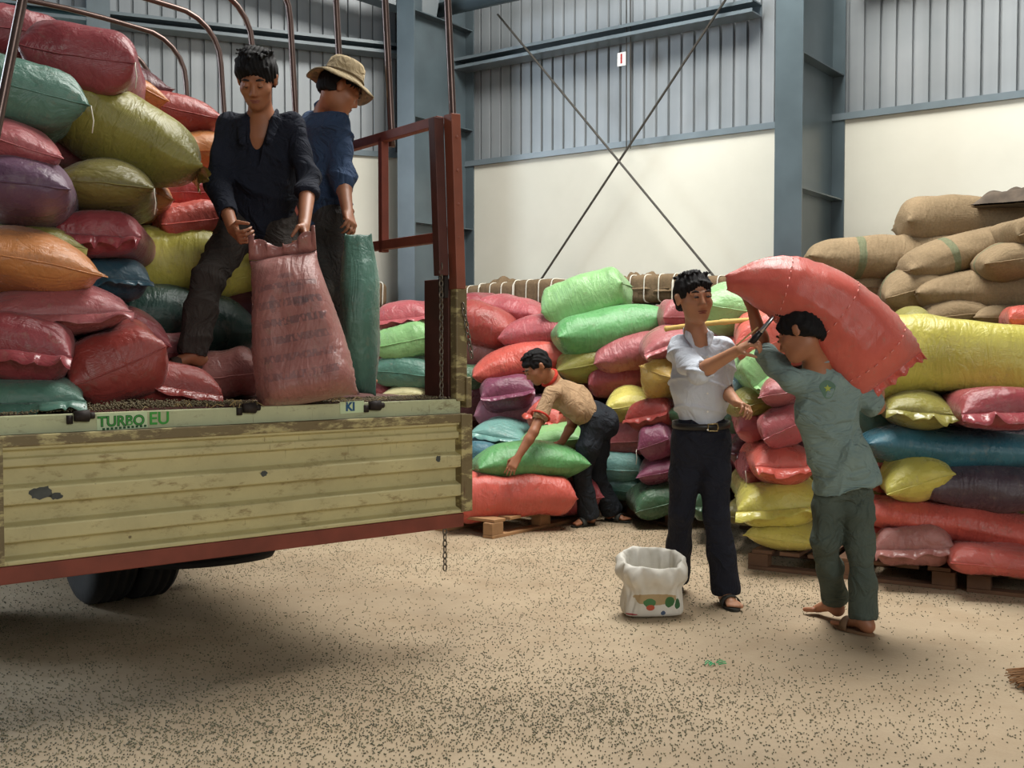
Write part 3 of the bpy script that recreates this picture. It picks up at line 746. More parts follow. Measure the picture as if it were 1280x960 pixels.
# --- truck load:  px py w h rot colour t(distance in from the tail) options label
GT = 'sacks piled on the truck bed'
truck_rows = [
 (8, 48, 110, 72, 0, 'crimson', 1.1, {}, 'dark crimson sack at the very top left of the truck load'),
 (103, 80, 152, 84, 8, 'crimson', .75, dict(strg=2), 'glossy crimson sack on top of the truck load, above the big olive sack'),
 (22, 118, 118, 84, 14, 'teal', .55, dict(strg=2), 'grey-green sack at the left edge, right below the two topmost crimson sacks'),
 (146, 158, 172, 92, 27, 'olive', .6, dict(ruf=.5), 'big olive-yellow sack tilted down to the right, near the top of the truck load'),
 (165, 118, 70, 46, 20, 'orange', 1.25, {}, 'orange sack mostly hidden behind the tilted olive sack, only its top edge showing'),
 (214, 143, 118, 56, 7, 'red', 1.5, {}, 'red sack topmost beside the man in the dark shirt, left of his shoulder'),
 (228, 195, 112, 58, -10, 'orange', 1.45, dict(), 'orange sack between two red ones, beside the dark shirt'),
 (92, 180, 170, 66, 8, 'rose', .85, {}, 'shaded brownish rose sack under the grey-green and the big olive one'),
 (14, 184, 108, 68, 14, 'pink', .5, {}, 'pink sack at the left edge between the grey-green and the purple one'),
 (28, 242, 140, 84, 6, 'purple', .42, {}, 'dusky purple sack at the left edge of the truck load'),
 (130, 240, 148, 74, 3, 'dolive', .62, dict(strg=2), 'dark olive sack right of the purple sack'),
 (182, 246, 74, 58, 20, 'orange', 1.1, {}, 'small orange sack end peeking out right of the dark olive sack'),
 (232, 246, 92, 56, -6, 'pink', 1.4, {}, 'light pink sack under the orange one beside the dark shirt'),
 (236, 277, 96, 54, -10, 'coral', 1.15, {}, 'coral sack just above the pale yellow sack by the man in the dark shirt'),
 (130, 298, 128, 56, 6, 'crimson', .62, dict(ruf=.8), 'crimson sack with a frilly hem above the blue sack'),
 (40, 304, 120, 48, 8, 'olive', .6, dict(ruf=.5), 'flat olive sack squeezed above the big orange sack'),
 (242, 328, 148, 78, 3, 'yellow', .95, {}, 'pale yellow-green sack behind the knee of the man in the dark shirt'),
 (30, 333, 152, 94, 8, 'orange', .32, {}, 'large orange sack bulging at the left edge of the truck load'),
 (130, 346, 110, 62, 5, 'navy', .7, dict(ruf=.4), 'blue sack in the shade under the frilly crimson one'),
 (232, 400, 150, 92, 6, 'dteal', .85, {}, 'dark green sack behind the shin of the man in the dark shirt'),
 (68, 392, 192, 76, -2, 'rose', .36, dict(ruf=.4, kind='e'), 'wide rose sack under the large orange one, frayed seam on top'),
 (165, 412, 96, 56, 24, 'crimson', .62, {}, 'dark red sack wedged between the wide rose sack and the dark green one'),
 (30, 440, 130, 86, 10, 'crimson', .28, dict(ruf=.9), 'crimson sack at the left edge with a wide torn flap'),
 (140, 452, 138, 104, -24, 'red', .33, dict(), 'plump red sack standing askew in the front row of the truck load'),
 (34, 497, 142, 58, 2, 'teal', .24, dict(ruf=1.0), 'flat green sack lowest at the left edge on the truck bed'),
 (203, 480, 146, 62, 8, 'red', .36, dict(ruf=.3), 'red sack under the sandal of the man in the dark shirt'),
 (285, 472, 100, 66, -6, 'brownrose', .62, dict(pr=True), 'brownish pink printed sack left of the upright jute-pink one'),
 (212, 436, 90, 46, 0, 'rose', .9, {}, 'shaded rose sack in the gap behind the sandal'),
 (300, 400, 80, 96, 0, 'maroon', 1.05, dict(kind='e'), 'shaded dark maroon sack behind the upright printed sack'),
 (322, 312, 110, 60, 0, 'coral', 1.3, {}, 'coral sack glimpsed between the hands of the man in the dark shirt'),
 (320, 350, 110, 66, 0, 'dolive', 1.2, {}, 'dark olive sack glimpsed behind the top of the upright printed sack'),
]
for px, py, w_, h_, rot, col, t_, op, lab in truck_rows:
    Y = truck_Y(px, t_+.25); op = dict(op); yaw = op.pop('yaw', random.Random(px*7+py).uniform(12, 34))
    sack(px, py, w_, h_, rot, col, Y, lab, GT, yaw=yaw, **op)
# deeper layers of the load
hid = [(40, 150, 1.9), (120, 160, 1.9), (200, 190, 2.3), (60, 250, 1.5), (150, 260, 1.7), (240, 250, 2.2), (40, 360, 1.1), (120, 380, 1.3), (200, 370, 1.6), (280, 360, 1.8), (60, 450, 1.0), (180, 460, 1.1),
       (150, 330, 1.5), (270, 430, 1.4), (90, 100, 1.8), (20, 80, 2.0), (300, 300, 2.2), (240, 310, 1.9), (270, 380, 1.5), (150, 420, 1.2)]
for i, (px, py, t_) in enumerate(hid):
    sack(px, py, 165, 84, 0, ['rose', 'crimson', 'maroon', 'dolive'][i % 4], truck_Y(px, t_+.1), 'sack deep in the truck load, hidden behind the front ones', 'sacks deep in the truck load', kind='s', yaw=25)

# --- stacks on the floor in the middle
YM = [(480, 9.7), (560, 9.4), (640, 9.0), (700, 8.8), (780, 8.6), (830, 8.1), (900, 7.4), (940, 6.85), (1000, 6.55), (1100, 6.2), (1280, 5.75)]
GM = 'sacks stacked on the floor in the middle'
mid_rows = [
 (506, 396, 66, 40, -8, 'pink', 0, dict(ruf=.3), 'pink sack topmost between the standing green sack and the truck corner post'),
 (508, 426, 72, 44, -14, 'lime', -.1, {}, 'light green sack seen just left of the truck corner post, above the teal one'),
 (480, 425, 44, 46, 0, 'palepink', .3, {}, 'pale pink sack behind the light green one left of the truck corner post'),
 (508, 463, 76, 40, 4, 'teal', -.1, {}, 'teal sack seen just left of the truck corner post'),
 (478, 485, 52, 36, 20, 'pink', 0, dict(strg=2), 'pink sack low beside the standing green sack'),
 (511, 489, 52, 30, 0, 'cream', -.1, {}, 'cream sack lowest left of the truck corner post'),
 (582, 440, 100, 52, 10, 'brownrose', .1, dict(pr=True, strg=1), 'brownish pink printed sack just right of the truck corner post'),
 (603, 405, 82, 52, 16, 'red', -.05, dict(ruf=.3), 'bright red sack on top right of the truck corner post'),
 (638, 388, 80, 34, 10, 'pink', .35, {}, 'pink-red sack behind and above the bright red one, against the jute bales'),
 (585, 384, 60, 34, 0, 'crimson', .4, {}, 'crimson sack behind the bright red one, nearest the corner post'),
 (673, 416, 90, 46, -10, 'pink', .05, {}, 'pink sack under the top light green one, above the bending man'),
 (580, 471, 66, 40, 4, 'dgreen', 0, {}, 'dark green sack right of the truck corner post, under the printed one'),
 (655, 454, 124, 50, -14, 'coral', -.1, dict(strg=1), 'large coral sack directly behind the head of the bending man'),
 (590, 505, 76, 44, 0, 'maroon', .05, {}, 'dark maroon sack behind the truck corner below the dark green one'),
 (634, 490, 64, 40, -8, 'magenta', -.15, dict(ruf=.4), 'small magenta sack with a frilly hem left of the bending man'),
 (652, 516, 108, 38, -2, 'lilac', -.15, dict(strg=1), 'lilac sack beneath the magenta one by the bending man'),
 (575, 530, 50, 36, 0, 'brownrose', .1, {}, 'brown sack end in the shade right beside the truck corner'),
 (628, 541, 68, 38, 4, 'aqua', -.4, dict(ruf=.3), 'pale aqua sack under the lilac one'),
 (596, 567, 76, 42, 4, 'steel', -.7, dict(), 'steel blue sack right beside the tailgate end'),
 (594, 598, 66, 34, -6, 'gold', -.9, {}, 'golden sack under the steel blue one, by the tailgate end'),
 (690, 550, 84, 38, -6, 'lime', -.35, {}, 'light green sack between the arms of the bending man'),
 (690, 520, 60, 36, 20, 'coral', -.15, dict(ruf=.4), 'coral sack end under the chest of the bending man'),
 (730, 374, 96, 54, -20, 'lime', .1, dict(), 'light green sack topmost of the middle stack, tilted up to the right'),
 (770, 411, 146, 60, -7, 'green', -.05, dict(ruf=.4), 'long fresh green sack lying near the top, above the mauve seamed one'),
 (735, 452, 82, 52, -10, 'olive', .05, dict(), 'wrinkled olive sack under the long fresh green one'),
 (788, 442, 88, 54, -16, 'rose', -.05, dict(strg=2), 'rose sack with a dark diagonal seam below the long fresh green one'),
 (784, 473, 92, 46, -10, 'crimson', 0, {}, 'dark pink sack under the diagonally seamed one'),
 (832, 430, 66, 40, -26, 'rose', -.05, dict(ruf=.2), 'pink sack sloping down left behind the shoulder of the man in white'),
 (786, 507, 62, 48, -6, 'lemon', -.1, {}, 'lemon yellow sack right of the bending man'),
 (826, 474, 54, 72, 22, 'gold', -.15, dict(tilt=-20), 'brown-gold sack slumped against the man in white'),
 (818, 519, 72, 46, -10, 'red', -.15, dict(ruf=.2), 'red sack beside the white shirt, under the brown-gold one'),
 (778, 547, 80, 46, -3, 'rose', -.1, {}, 'rose sack between the bending man and the man in white'),
 (777, 580, 62, 40, 4, 'aqua', -.15, dict(), 'aqua sack behind the trousers of the bending man'),
 (786, 608, 66, 32, 0, 'teal', -.1, {}, 'teal sack lowest of its column, just right of the bending man'),
 (823, 550, 56, 46, -16, 'magenta', -.2, dict(strg=1), 'magenta sack left of the dark trousers of the man in white'),
 (822, 589, 60, 40, -12, 'magenta', -.2, dict(), 'dark magenta sack above the lowest green one by the man in white'),
 (824, 625, 70, 46, -14, 'dgreen', -.2, dict(), 'dark green sack lowest left of the leg of the man in white'),
 (890, 628, 60, 46, 0, 'dgreen', -.1, dict(ruf=.3), 'dark green sack seen between the legs of the man in white'),
 (882, 595, 50, 40, 0, 'pink', 0, {}, 'pink sack seen high between the legs of the man in white'),
 (845, 396, 44, 38, 0, 'rose', .5, {}, 'rose sack end behind the neck of the man in white'),
 (912, 385, 84, 62, 6, 'lime', .1, {}, 'wrinkled light green sack behind the bamboo pole'),
 (962, 425, 96, 74, -12, 'coral', .1, {}, 'large coral sack between the two standing men, behind the raised elbow'),
 (920, 448, 46, 60, 18, 'coral', .0, dict(ruf=1.0), 'coral sack with a torn frill beside the white sleeve'),
 (918, 485, 48, 50, 10, 'sky', -.15, dict(), 'pale blue sack end under the forearm of the man in white'),
 (953, 466, 60, 60, -40, 'lime', -.1, dict(ruf=.4), 'pale green sack with an open frayed rim by the carrier\'s shoulder'),
 (950, 500, 84, 46, -12, 'olive', -.1, {}, 'olive sack under the pale green one between the two standing men'),
 (975, 490, 60, 40, -14, 'rose', -.25, {}, 'rose sack left of the grey T-shirt below the frayed pale green one'),
 (945, 530, 70, 38, -10, 'pink', -.1, {}, 'pink sack right of the belt of the man in white'),
 (978, 532, 76, 52, -28, 'pink', -.25, {}, 'bright pink sack standing askew left of the grey T-shirt'),
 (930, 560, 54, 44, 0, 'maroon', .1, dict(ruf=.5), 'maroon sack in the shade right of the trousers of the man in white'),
 (950, 580, 60, 44, 0, 'crimson', -.1, dict(strg=1), 'dark red sack behind the orange-red frilly one'),
 (976, 578, 86, 56, -4, 'coral', -.25, dict(ruf=1.0), 'orange-red sack with a crumpled frill above the yellow ones'),
 (938, 614, 56, 42, -20, 'olive', .0, {}, 'dull olive sack left behind the yellow flap'),
 (932, 640, 50, 30, 0, 'dolive', .05, {}, 'dull olive sack lowest behind the yellow ones'),
 (972, 628, 108, 58, -4, 'yellow', -.25, dict(ruf=.8), 'yellow sack with a long protruding flap left of the carrier\'s legs'),
 (982, 668, 104, 48, 3, 'lemon', -.2, dict(), 'lowest yellow sack on the pallet, left of the carrier\'s legs'),
]
for px, py, w_, h_, rot, col, d, op, lab in mid_rows:
    Y = lerp_tab(px, YM)+.22+d; op = dict(op); yaw = op.pop('yaw', random.Random(px*5+py).uniform(-30, 5))
    sack(px, py, w_, h_, rot, col, Y, lab, GM, yaw=yaw, **op)
# on the front pallet
sack(664, 580, 134, 54, -2, 'green', 7.95, 'mid green sack under the hands of the bending man', GM, yaw=12, kind='s', bend=.1)
sack(640, 621, 146, 60, 1, 'coral', 7.85, 'big coral-red sack lowest on the near pallet, below the green one the bending man grips', GM, yaw=12, kind='s')
sack(715, 618, 60, 44, 0, 'crimson', 8.35, 'red sack end behind the knees of the bending man', GM, yaw=10)
# right pile
GR = 'coloured sacks stacked at the right'
right_rows = [
 (1140, 412, 66, 52, 10, 'olive', .25, {}, 'olive-yellow sack peeking out behind the carried red sack, left of the big yellow one'),
 (1200, 446, 196, 92, 2, 'yellow', -.05, dict(kind='s', yaw=-14, proto=2), 'big yellow sack on top of the coloured stack at the right'),
 (1147, 512, 106, 56, 2, 'olive', -.1, dict(ruf=.5), 'olive sack with a frilly seam under the big yellow one'),
 (1243, 512, 120, 56, -4, 'crimson', -.1, dict(ruf=1.0, yaw=-10), 'crimson sack with a long ragged hem at the right edge'),
 (1200, 561, 186, 56, 3, 'blue', -.12, dict(kind='s', ruf=.5, yaw=-12), 'bright blue sack in the stack at the right'),
 (1098, 545, 92, 58, 62, 'teal', .1, dict(kind='s', D=.4, strg=2), 'grey-green sack standing on end right beside the grey T-shirt'),
 (1144, 601, 106, 60, -16, 'yellow', -.12, dict(), 'yellow sack under the blue one, right of the carrier\'s trousers'),
 (1234, 613, 138, 58, 5, 'plum', -.12, dict(kind='s'), 'dark grey-purple sack at the right edge below the blue one'),
 (1102, 596, 40, 40, 0, 'salmon', .2, {}, 'small orange-red sack end between carrier and yellow sack'),
 (1198, 655, 196, 56, 7, 'coral', -.14, dict(kind='s', bend=-.0, strg=1, yaw=-16), 'long coral sack stretched across the lower right stack'),
 (1104, 648, 40, 44, 0, 'red', .05, dict(ruf=.6), 'red sack end crumpled beside the carrier\'s trousers'),
 (1140, 678, 110, 52, -3, 'brownrose', -.12, dict(ruf=.7), 'dull reddish sack on the pallet with a rolled frayed edge'),
 (1238, 698, 120, 36, 4, 'salmon', -.14, {}, 'flat orange-red sack lowest at the right edge on the pallet'),
 (1274, 398, 36, 26, 0, 'coral', .6, {}, 'tiny coral sack end at the right edge above the big yellow sack'),
]
for px, py, w_, h_, rot, col, d, op, lab in right_rows:
    Y = lerp_tab(px, YM)+.26+d; op = dict(op); yaw = op.pop('yaw', random.Random(px*5+py).uniform(-28, -6))
    sack(px, py, w_, h_, rot, col, Y, lab, GR, yaw=yaw, **op)
GJ = 'filled jute sacks at the right'
jute_rows = [
 (1222, 273, 150, 54, -5, .5, dict(kind='s'), 'topmost jute sack at the right, under the dark folded cloth'),
 (1098, 326, 148, 60, 4, .2, dict(kind='s', st=True), 'leftmost upper jute sack, just above the carried red sack'),
 (1210, 318, 136, 62, -14, .15, dict(kind='s', st=True), 'jute sack with a green stripe tilted up right under the topmost one'),
 (1262, 325, 100, 48, -8, .05, dict(st=True), 'jute sack with a green stripe at the right edge below the tilted one'),
 (1140, 366, 92, 56, -12, .15, dict(st=True), 'short jute sack with a green stripe in the second row'),
 (1238, 366, 140, 54, 2, .05, dict(kind='s'), 'long unstriped jute sack in the second row at the right'),
 (1188, 396, 96, 40, -6, .1, dict(st=True), 'jute sack just above the big yellow sack, green striped'),
 (1262, 396, 90, 34, 0, .12, {}, 'flat jute sack low at the right edge just above the big yellow sack'),
 (1088, 360, 74, 44, 6, .45, {}, 'jute sack mostly hidden between the carried red sack and the striped ones'),
 (1274, 290, 50, 36, -20, .1, {}, 'jute sack end at the right edge beside the topmost one'),
 (1180, 345, 70, 40, 0, .6, {}, 'jute sack in the shade behind the second row'),
]
for px, py, w_, h_, rot, d, op, lab in jute_rows:
    Y = lerp_tab(px, [(1030, 7.45), (1280, 6.75)])+.25+d; op = dict(op); yaw = op.pop('yaw', random.Random(px*5+py).uniform(-26, -4))
    sack(px, py, w_, h_, rot, 'jute', Y, lab, GJ, yaw=yaw, name='jute_sack', **op)
# hidden inner sacks that carry the outer rows
for gi, (name, tab, rng, rows, cols) in enumerate((('mid', YM, [(575, 690)], [(420, 0), (470, 0), (520, 0), (560, 0)], ['maroon', 'rose', 'dolive']),
        ('mid', YM, [(730, 1000)], [(430, 0), (480, 0), (520, 0), (565, 0), (605, 0)], ['maroon', 'dgreen', 'rose']),
        ('right', YM, [(1140, 1290)], [(440, 0), (500, 0), (560, 0), (610, 0), (660, 0)], ['maroon', 'dolive', 'plum']),
        ('jute', [(1030, 7.45), (1280, 6.75)], [(1120, 1290)], [(320, 0), (370, 0), (420, 0), (480, 0)], ['jute']))):
    a, b = rng[0]; x = a; i = 0
    while x <= b:
        Y = lerp_tab(x, tab)+(.8 if name != 'jute' else .6); k = F_PX/Y; wpx = .85*k
        for ry, _ in rows:
            if name == 'jute' and ry < 350 and x < 1150: continue
            i += 1
            sack(x, ry, wpx, .30*k, 0, cols[i % len(cols)], Y, 'sack inside the %s stack, hidden behind the outer rows' % {'mid': 'middle', 'right': 'right', 'jute': 'jute'}[name], 'inner sacks of the %s stack' % name, kind='s', yaw=-33)
        x += wpx*.8

# jute bales along the wall with strings
M_BALE = sack_mat('jute_bale', srgb(122, 102, 78), 'jute')
def bale(s, off, z, lx, label, first=[None], left=False):
    if first[0] is None:
        P, Q, Fg, Bg, UVc = sack_shape(3, (.62, .5, .26), 77)
        nn = 8; m = MB()
        bm = bmesh.new(); bmesh.ops.create_cube(bm, size=1.0); bmesh.ops.subdivide_edges(bm, edges=bm.edges[:], cuts=9, use_grid_fill=True)
        for v in bm.verts:
            c = np.array(v.co); q = np.array([c[0]*.56, c[1]*.5, c[2]*.26])
            fold = .006*math.sin(c[2]*60)*(abs(c[1]) > .45 or abs(c[0]) > .45)
            rr = (abs(2*c[0])**6+abs(2*c[1])**6+abs(2*c[2])**6)**(1/6.0)
            pin = 1-.045*math.exp(-(((c[0]*.56) % .14)-.07)**2/.0006)
            q = q/max(rr, .6)*.98; q[2] *= pin; q[1] *= pin; q[1] += fold
            v.co = q
        me = bpy.data.meshes.new('jute_bale'); bm.to_mesh(me); bm.free(); me.materials.append(M_BALE); me.polygons.foreach_set('use_smooth', [True]*len(me.polygons))
        o = bpy.data.objects.new('jute_bale', me); COL.objects.link(o)
        for x in (-.21, -.07, .07, .21):
            m = MB(); pts = [np.array([x+.004*math.sin(a*3), .248*np.sign(math.cos(a))*abs(math.cos(a))**.3, .123*np.sign(math.sin(a))*abs(math.sin(a))**.3]) for a in np.linspace(0, 2*math.pi, 28, endpoint=False)]
            m.tube(pts, .0055, 6, closed=True); m.build('string', M_STRING, o, True)
        first[0] = o; r = o
    else:
        s0 = first[0]; r = s0.copy(); COL.objects.link(r)
        for ch in list(s0.children): c = ch.copy(); COL.objects.link(c); c.parent = r
    p = LP(s, z, off) if left else WP(s, z, off); rz = random.Random(int(s*100+z*10)).uniform(-.04, .04)
    R = (np.stack([-VL, -NL, np.array([0, 0, 1.0])], 1) if left else np.stack([-VW, -NW, np.array([0, 0, 1.0])], 1))@np.array(Matrix.Rotation(rz, 3, 'Z'))
    place(r, R, p); tag(r, label, 'bale', 'tied jute bales stacked along the wall'); return r
names_x = ['behind the truck rail, farthest left', 'second from left, behind the truck rail', 'just right of the truck corner post', 'above the bright red sack', 'left of the top light green sack', 'behind the top light green sack', 'just right of the top light green sack', 'between top light green sack and white-shirted man', 'right behind the man in white']
sL, sR = s_of(622), s_of(905)
for i in range(9):
    s = sL+(sR-sL)*(i-2)/6.0; topz = 2.0-.012*i
    for j in range(7):
        z = .13+j*.286+.02*math.sin(i*2.1); 
        if j == 6: lab = 'tied jute bale on top of its stack, '+names_x[i]
        elif j == 5: lab = 'tied jute bale one below the top, '+names_x[i]
        else: lab = 'tied jute bale low in the wall stack, hidden by the coloured sacks'
        bale(s if i > 1 else (1.75-.62*i), .34 if i > 1 else .3, z*.985, .56, lab, left=i < 2)
for px_, lab in ((508, 'folded jute flap on the bale behind the truck rail'),):
    pass
# loose folded jute on top
def cloth_pile(c, R, sx, sy, sz, label, seed, mat):
    nx, ny = 40, 26; V = []; Fc = []
    for layer in (0, 1):
        for i in range(nx):
            for j in range(ny):
                u, v = i/(nx-1)*2-1, j/(ny-1)*2-1; edge = max(0, 1-abs(u)**4)*max(0, 1-abs(v)**4)
                p = np.array([[u*sx/2*(1+.03*math.sin(v*5+seed)), v*sy/2*(1+.03*math.sin(u*7+seed)), 0]])
                hgt = sz*(.55*edge+.30*edge*abs(wob(p, seed, 22)[0])+.16*wob(p, seed+4, 55)[0]*edge) if layer == 0 else -.01
                q = p[0]; q[2] = max(hgt, -.006) if layer == 0 else -.012; V.append(R@q+c)
    for i in range(nx-1):
        for j in range(ny-1):
            a = i*ny+j; Fc.append((a, a+ny, a+ny+1, a+1)); b = a+nx*ny; Fc.append((b, b+1, b+ny+1, b+ny))
    return tag(mesh_ob('folded_jute_cloth', V, Fc, mat), label, 'cloth', 'loose jute cloth')
RB = np.stack([-VW, -NW, np.array([0, 0, 1.0])], 1)
cloth_pile(on_plane(634, 361, .36), RB, .32, .3, .15, 'crumpled jute cloth on the bales above the bright red sack', 3, M_BALE)
cloth_pile(on_plane(720, 361, .36), RB, .6, .4, .07, 'thin jute cloth on the bales left of the top light green sack', 5, M_BALE)
cloth_pile(on_plane(800, 363, .36), RB, .8, .45, .16, 'folded jute heap on the bales right of the top light green sack', 6, M_BALE)
cloth_pile(on_plane(850, 365, .36), RB, .6, .45, .14, 'folded jute heap beside the dark hair of the man in white', 9, M_BALE)
cloth_pile(W(1272, 256, 7.35), RB, .5, .4, .13, 'dark crumpled cloth on the topmost jute sack at the right edge', 12, plain('dark_cloth', srgb(84, 72, 60), .9, 0, .3, 14))

# upright printed sack at the truck edge and the green one behind it
def shaped_sack(name, centre_fn, width_fn, thick_fn, proto, seed, mat, side, label, group=None, wr=1.0, uvflip=False):
    """a sack grown along a curve: t 0..1 -> centre, half width along side, half thickness"""
    P, Q, Fg, Bg, UVc = sack_shape(proto, (2.0, 2.0, 2.0), seed, wrinkle=0.0, lump=0)
    P[:, 0] = P[:, 0]/np.abs(P[:, 0]).max()
    P2, _, _, _, _ = sack_shape(proto, (2.0, 2.0, 2.0), seed, wrinkle=1.0*wr, lump=.008); 
    out = np.zeros_like(P)
    t = np.clip((P[:, 0]+1)/2, 0, 1)
    o_c = centre_fn(.5)
    for i in range(len(P)):
        c = centre_fn(t[i]); d = centre_fn(min(1, t[i]+.02))-centre_fn(max(0, t[i]-.02)); d /= np.linalg.norm(d)
        s = side-d*np.dot(side, d); s /= np.linalg.norm(s); n = np.cross(s, d)
        out[i] = c+s*P2[i, 1]*width_fn(t[i])+n*P2[i, 2]*thick_fn(t[i])-o_c
    o = mesh_ob(name, out, Q, mat, uv=UVc); o.location = o_c
    tag(o, label, 'sack', group); return o, out, Fg, Bg
TH_S = np.array([.99, .12, 0])
bl, br_ = W(388, 511, 4.50), W(347, 312, 4.62)
cf = lambda t: W(388, 505, 4.42)*(1-t)+W(352, 318, 4.50)*t+np.array([.0, .0, 0])
wf = lambda t: (.215*(1-t)+.150*t)*(1+.05*math.sin(t*5))
tf = lambda t: .15*(1-t)**.7+.055
hs, outP, Fg, Bg = shaped_sack('printed_sack', cf, wf, tf, 2, 301, smat('brownrose', True), TH_S, 'upright brownish pink printed sack gripped by the man in the dark shirt')
m = []
e = outP[Fg[-1]]; V = []; Fc = []; n = len(e); tt_ = np.linspace(0, 1, 60)
for k in range(4):
    for q in tt_:
        p = np.array([np.interp(q, np.linspace(0, 1, n), e[:, c]) for c in range(3)])
        gather = .5-.5*math.cos(2*math.pi*q); lift = .012+.032*k*(1-.55*gather)+.006*math.sin(q*40)*k/3
        V.append(p+np.array([.004*math.sin(q*31)*k, -.012*math.sin(q*26)*k/3-.004*k, lift-.01]))
for k in range(3):
    for j in range(59): a = k*60+j; Fc.append((a, a+1, a+61, a+60))
h = mesh_ob('open_mouth', V, Fc, smat('brownrose'), hs); so = h.modifiers.new('s', 'SOLIDIFY'); so.thickness = .004
cg = lambda t: W(446+4*math.sin(t*3), 494-204*t, 4.95)
wg = lambda t: .088*(1-t)**.25*1.0+.01 if t > .6 else .088+.004
gs, _, _, _ = shaped_sack('green_sack', cg, lambda t: .094-.03*max(0, t-.7)/.3, lambda t: .17*(1-.75*max(0, t-.45)/.55), 5, 302, smat('teal'), np.array([1.0, 0, 0]), 'tall green sack standing upright, gripped by the man in the hat')

# carried red sack
YC = 5.02
sp = [(903, 353), (925, 352), (955, 354), (990, 362), (1022, 381), (1054, 407), (1082, 435), (1102, 458), (1114, 474)]
spw = [W(x, y, YC+(.0 if x > 940 else .02)) for x, y in sp]; ts = np.linspace(0, 1, len(sp))
def cc(t): return np.array([np.interp(t, ts, [p[c] for p in spw]) for c in range(3)])
def cc_s(t): return (cc(max(0, t-.06))+cc(t)*2+cc(min(1, t+.06)))/4
wtab = [(0, .035), (.1, .065), (.22, .115), (.36, .152), (.55, .172), (.75, .178), (.92, .165), (1, .15)]
wc = lambda t: lerp_tab(t, wtab)*(1-.035*math.exp(-((t-.40)/.012)**2)-.035*math.exp(-((t-.60)/.012)**2)-.02*math.exp(-((t-.78)/.012)**2))
tc_ = lambda t: lerp_tab(t, [(0, .05), (.15, .10), (.4, .16), (.8, .17), (1, .13)])*(1-.05*math.exp(-((t-.40)/.015)**2)-.05*math.exp(-((t-.60)/.015)**2))
rsk, outP, Fg, Bg = shaped_sack('carried_sack', cc_s, lambda t: wc(t)*lerp_tab(t, [(0, .9), (.25, 1.06), (.5, 1.2), (1, 1.24)]), tc_, 5, 303, sack_mat('coral_smooth', srgb(*COLS['coral']), 'poly', bk=.3), np.array([0.25, 0, 1.0]), 'big shiny coral-red sack carried on the shoulder of the barefoot man')
sheet = Fg if outP[Fg[:, 12], 1].mean() < outP[Bg[:, 12], 1].mean() else Bg
st_ = MB()
for i in (15, 24, 33):
    rowp = outP[sheet[i]]; acc_ = 0
    for j in range(1, len(rowp)-2):
        if j % 2: continue
        a_, b_ = rowp[j], rowp[j]*.35+rowp[j+1]*.65; st_.tube([a_+np.array([0, -.003, 0]), (a_+b_)/2+np.array([0, -.006, 0]), b_+np.array([0, -.003, 0])], .0022, 5)
st_.build('stitching', plain('pale_stitching', srgb(236, 150, 140), .6), rsk, True)
e = outP[Fg[-1]]; V = []; Fc = []; n = len(e); rs = np.random.RandomState(4)
dd = cc_s(1)-cc_s(.94); dd /= np.linalg.norm(dd)
for k in range(4):
    rj = csm(np.linspace(0, 1, 70), rs.rand(12))+.25*csm(np.linspace(0, 1, 70), rs.rand(34))
    for j, q in enumerate(np.linspace(0, 1, 70)):
        p = np.array([np.interp(q, np.linspace(0, 1, n), e[:, c]) for c in range(3)])
        V.append(p+dd*(-.012+.012*k+.016*rj[j]*k/3)+np.array([0, -.016*k/3*math.sin(q*31+math.sin(q*13)), .006*math.sin(q*47)*k/3]))
for k in range(3):
    for j in range(69): a = k*70+j; Fc.append((a, a+1, a+71, a+70))
h = mesh_ob('frayed_hem', V, Fc, smat('coral'), rsk); so = h.modifiers.new('s', 'SOLIDIFY'); so.thickness = .003
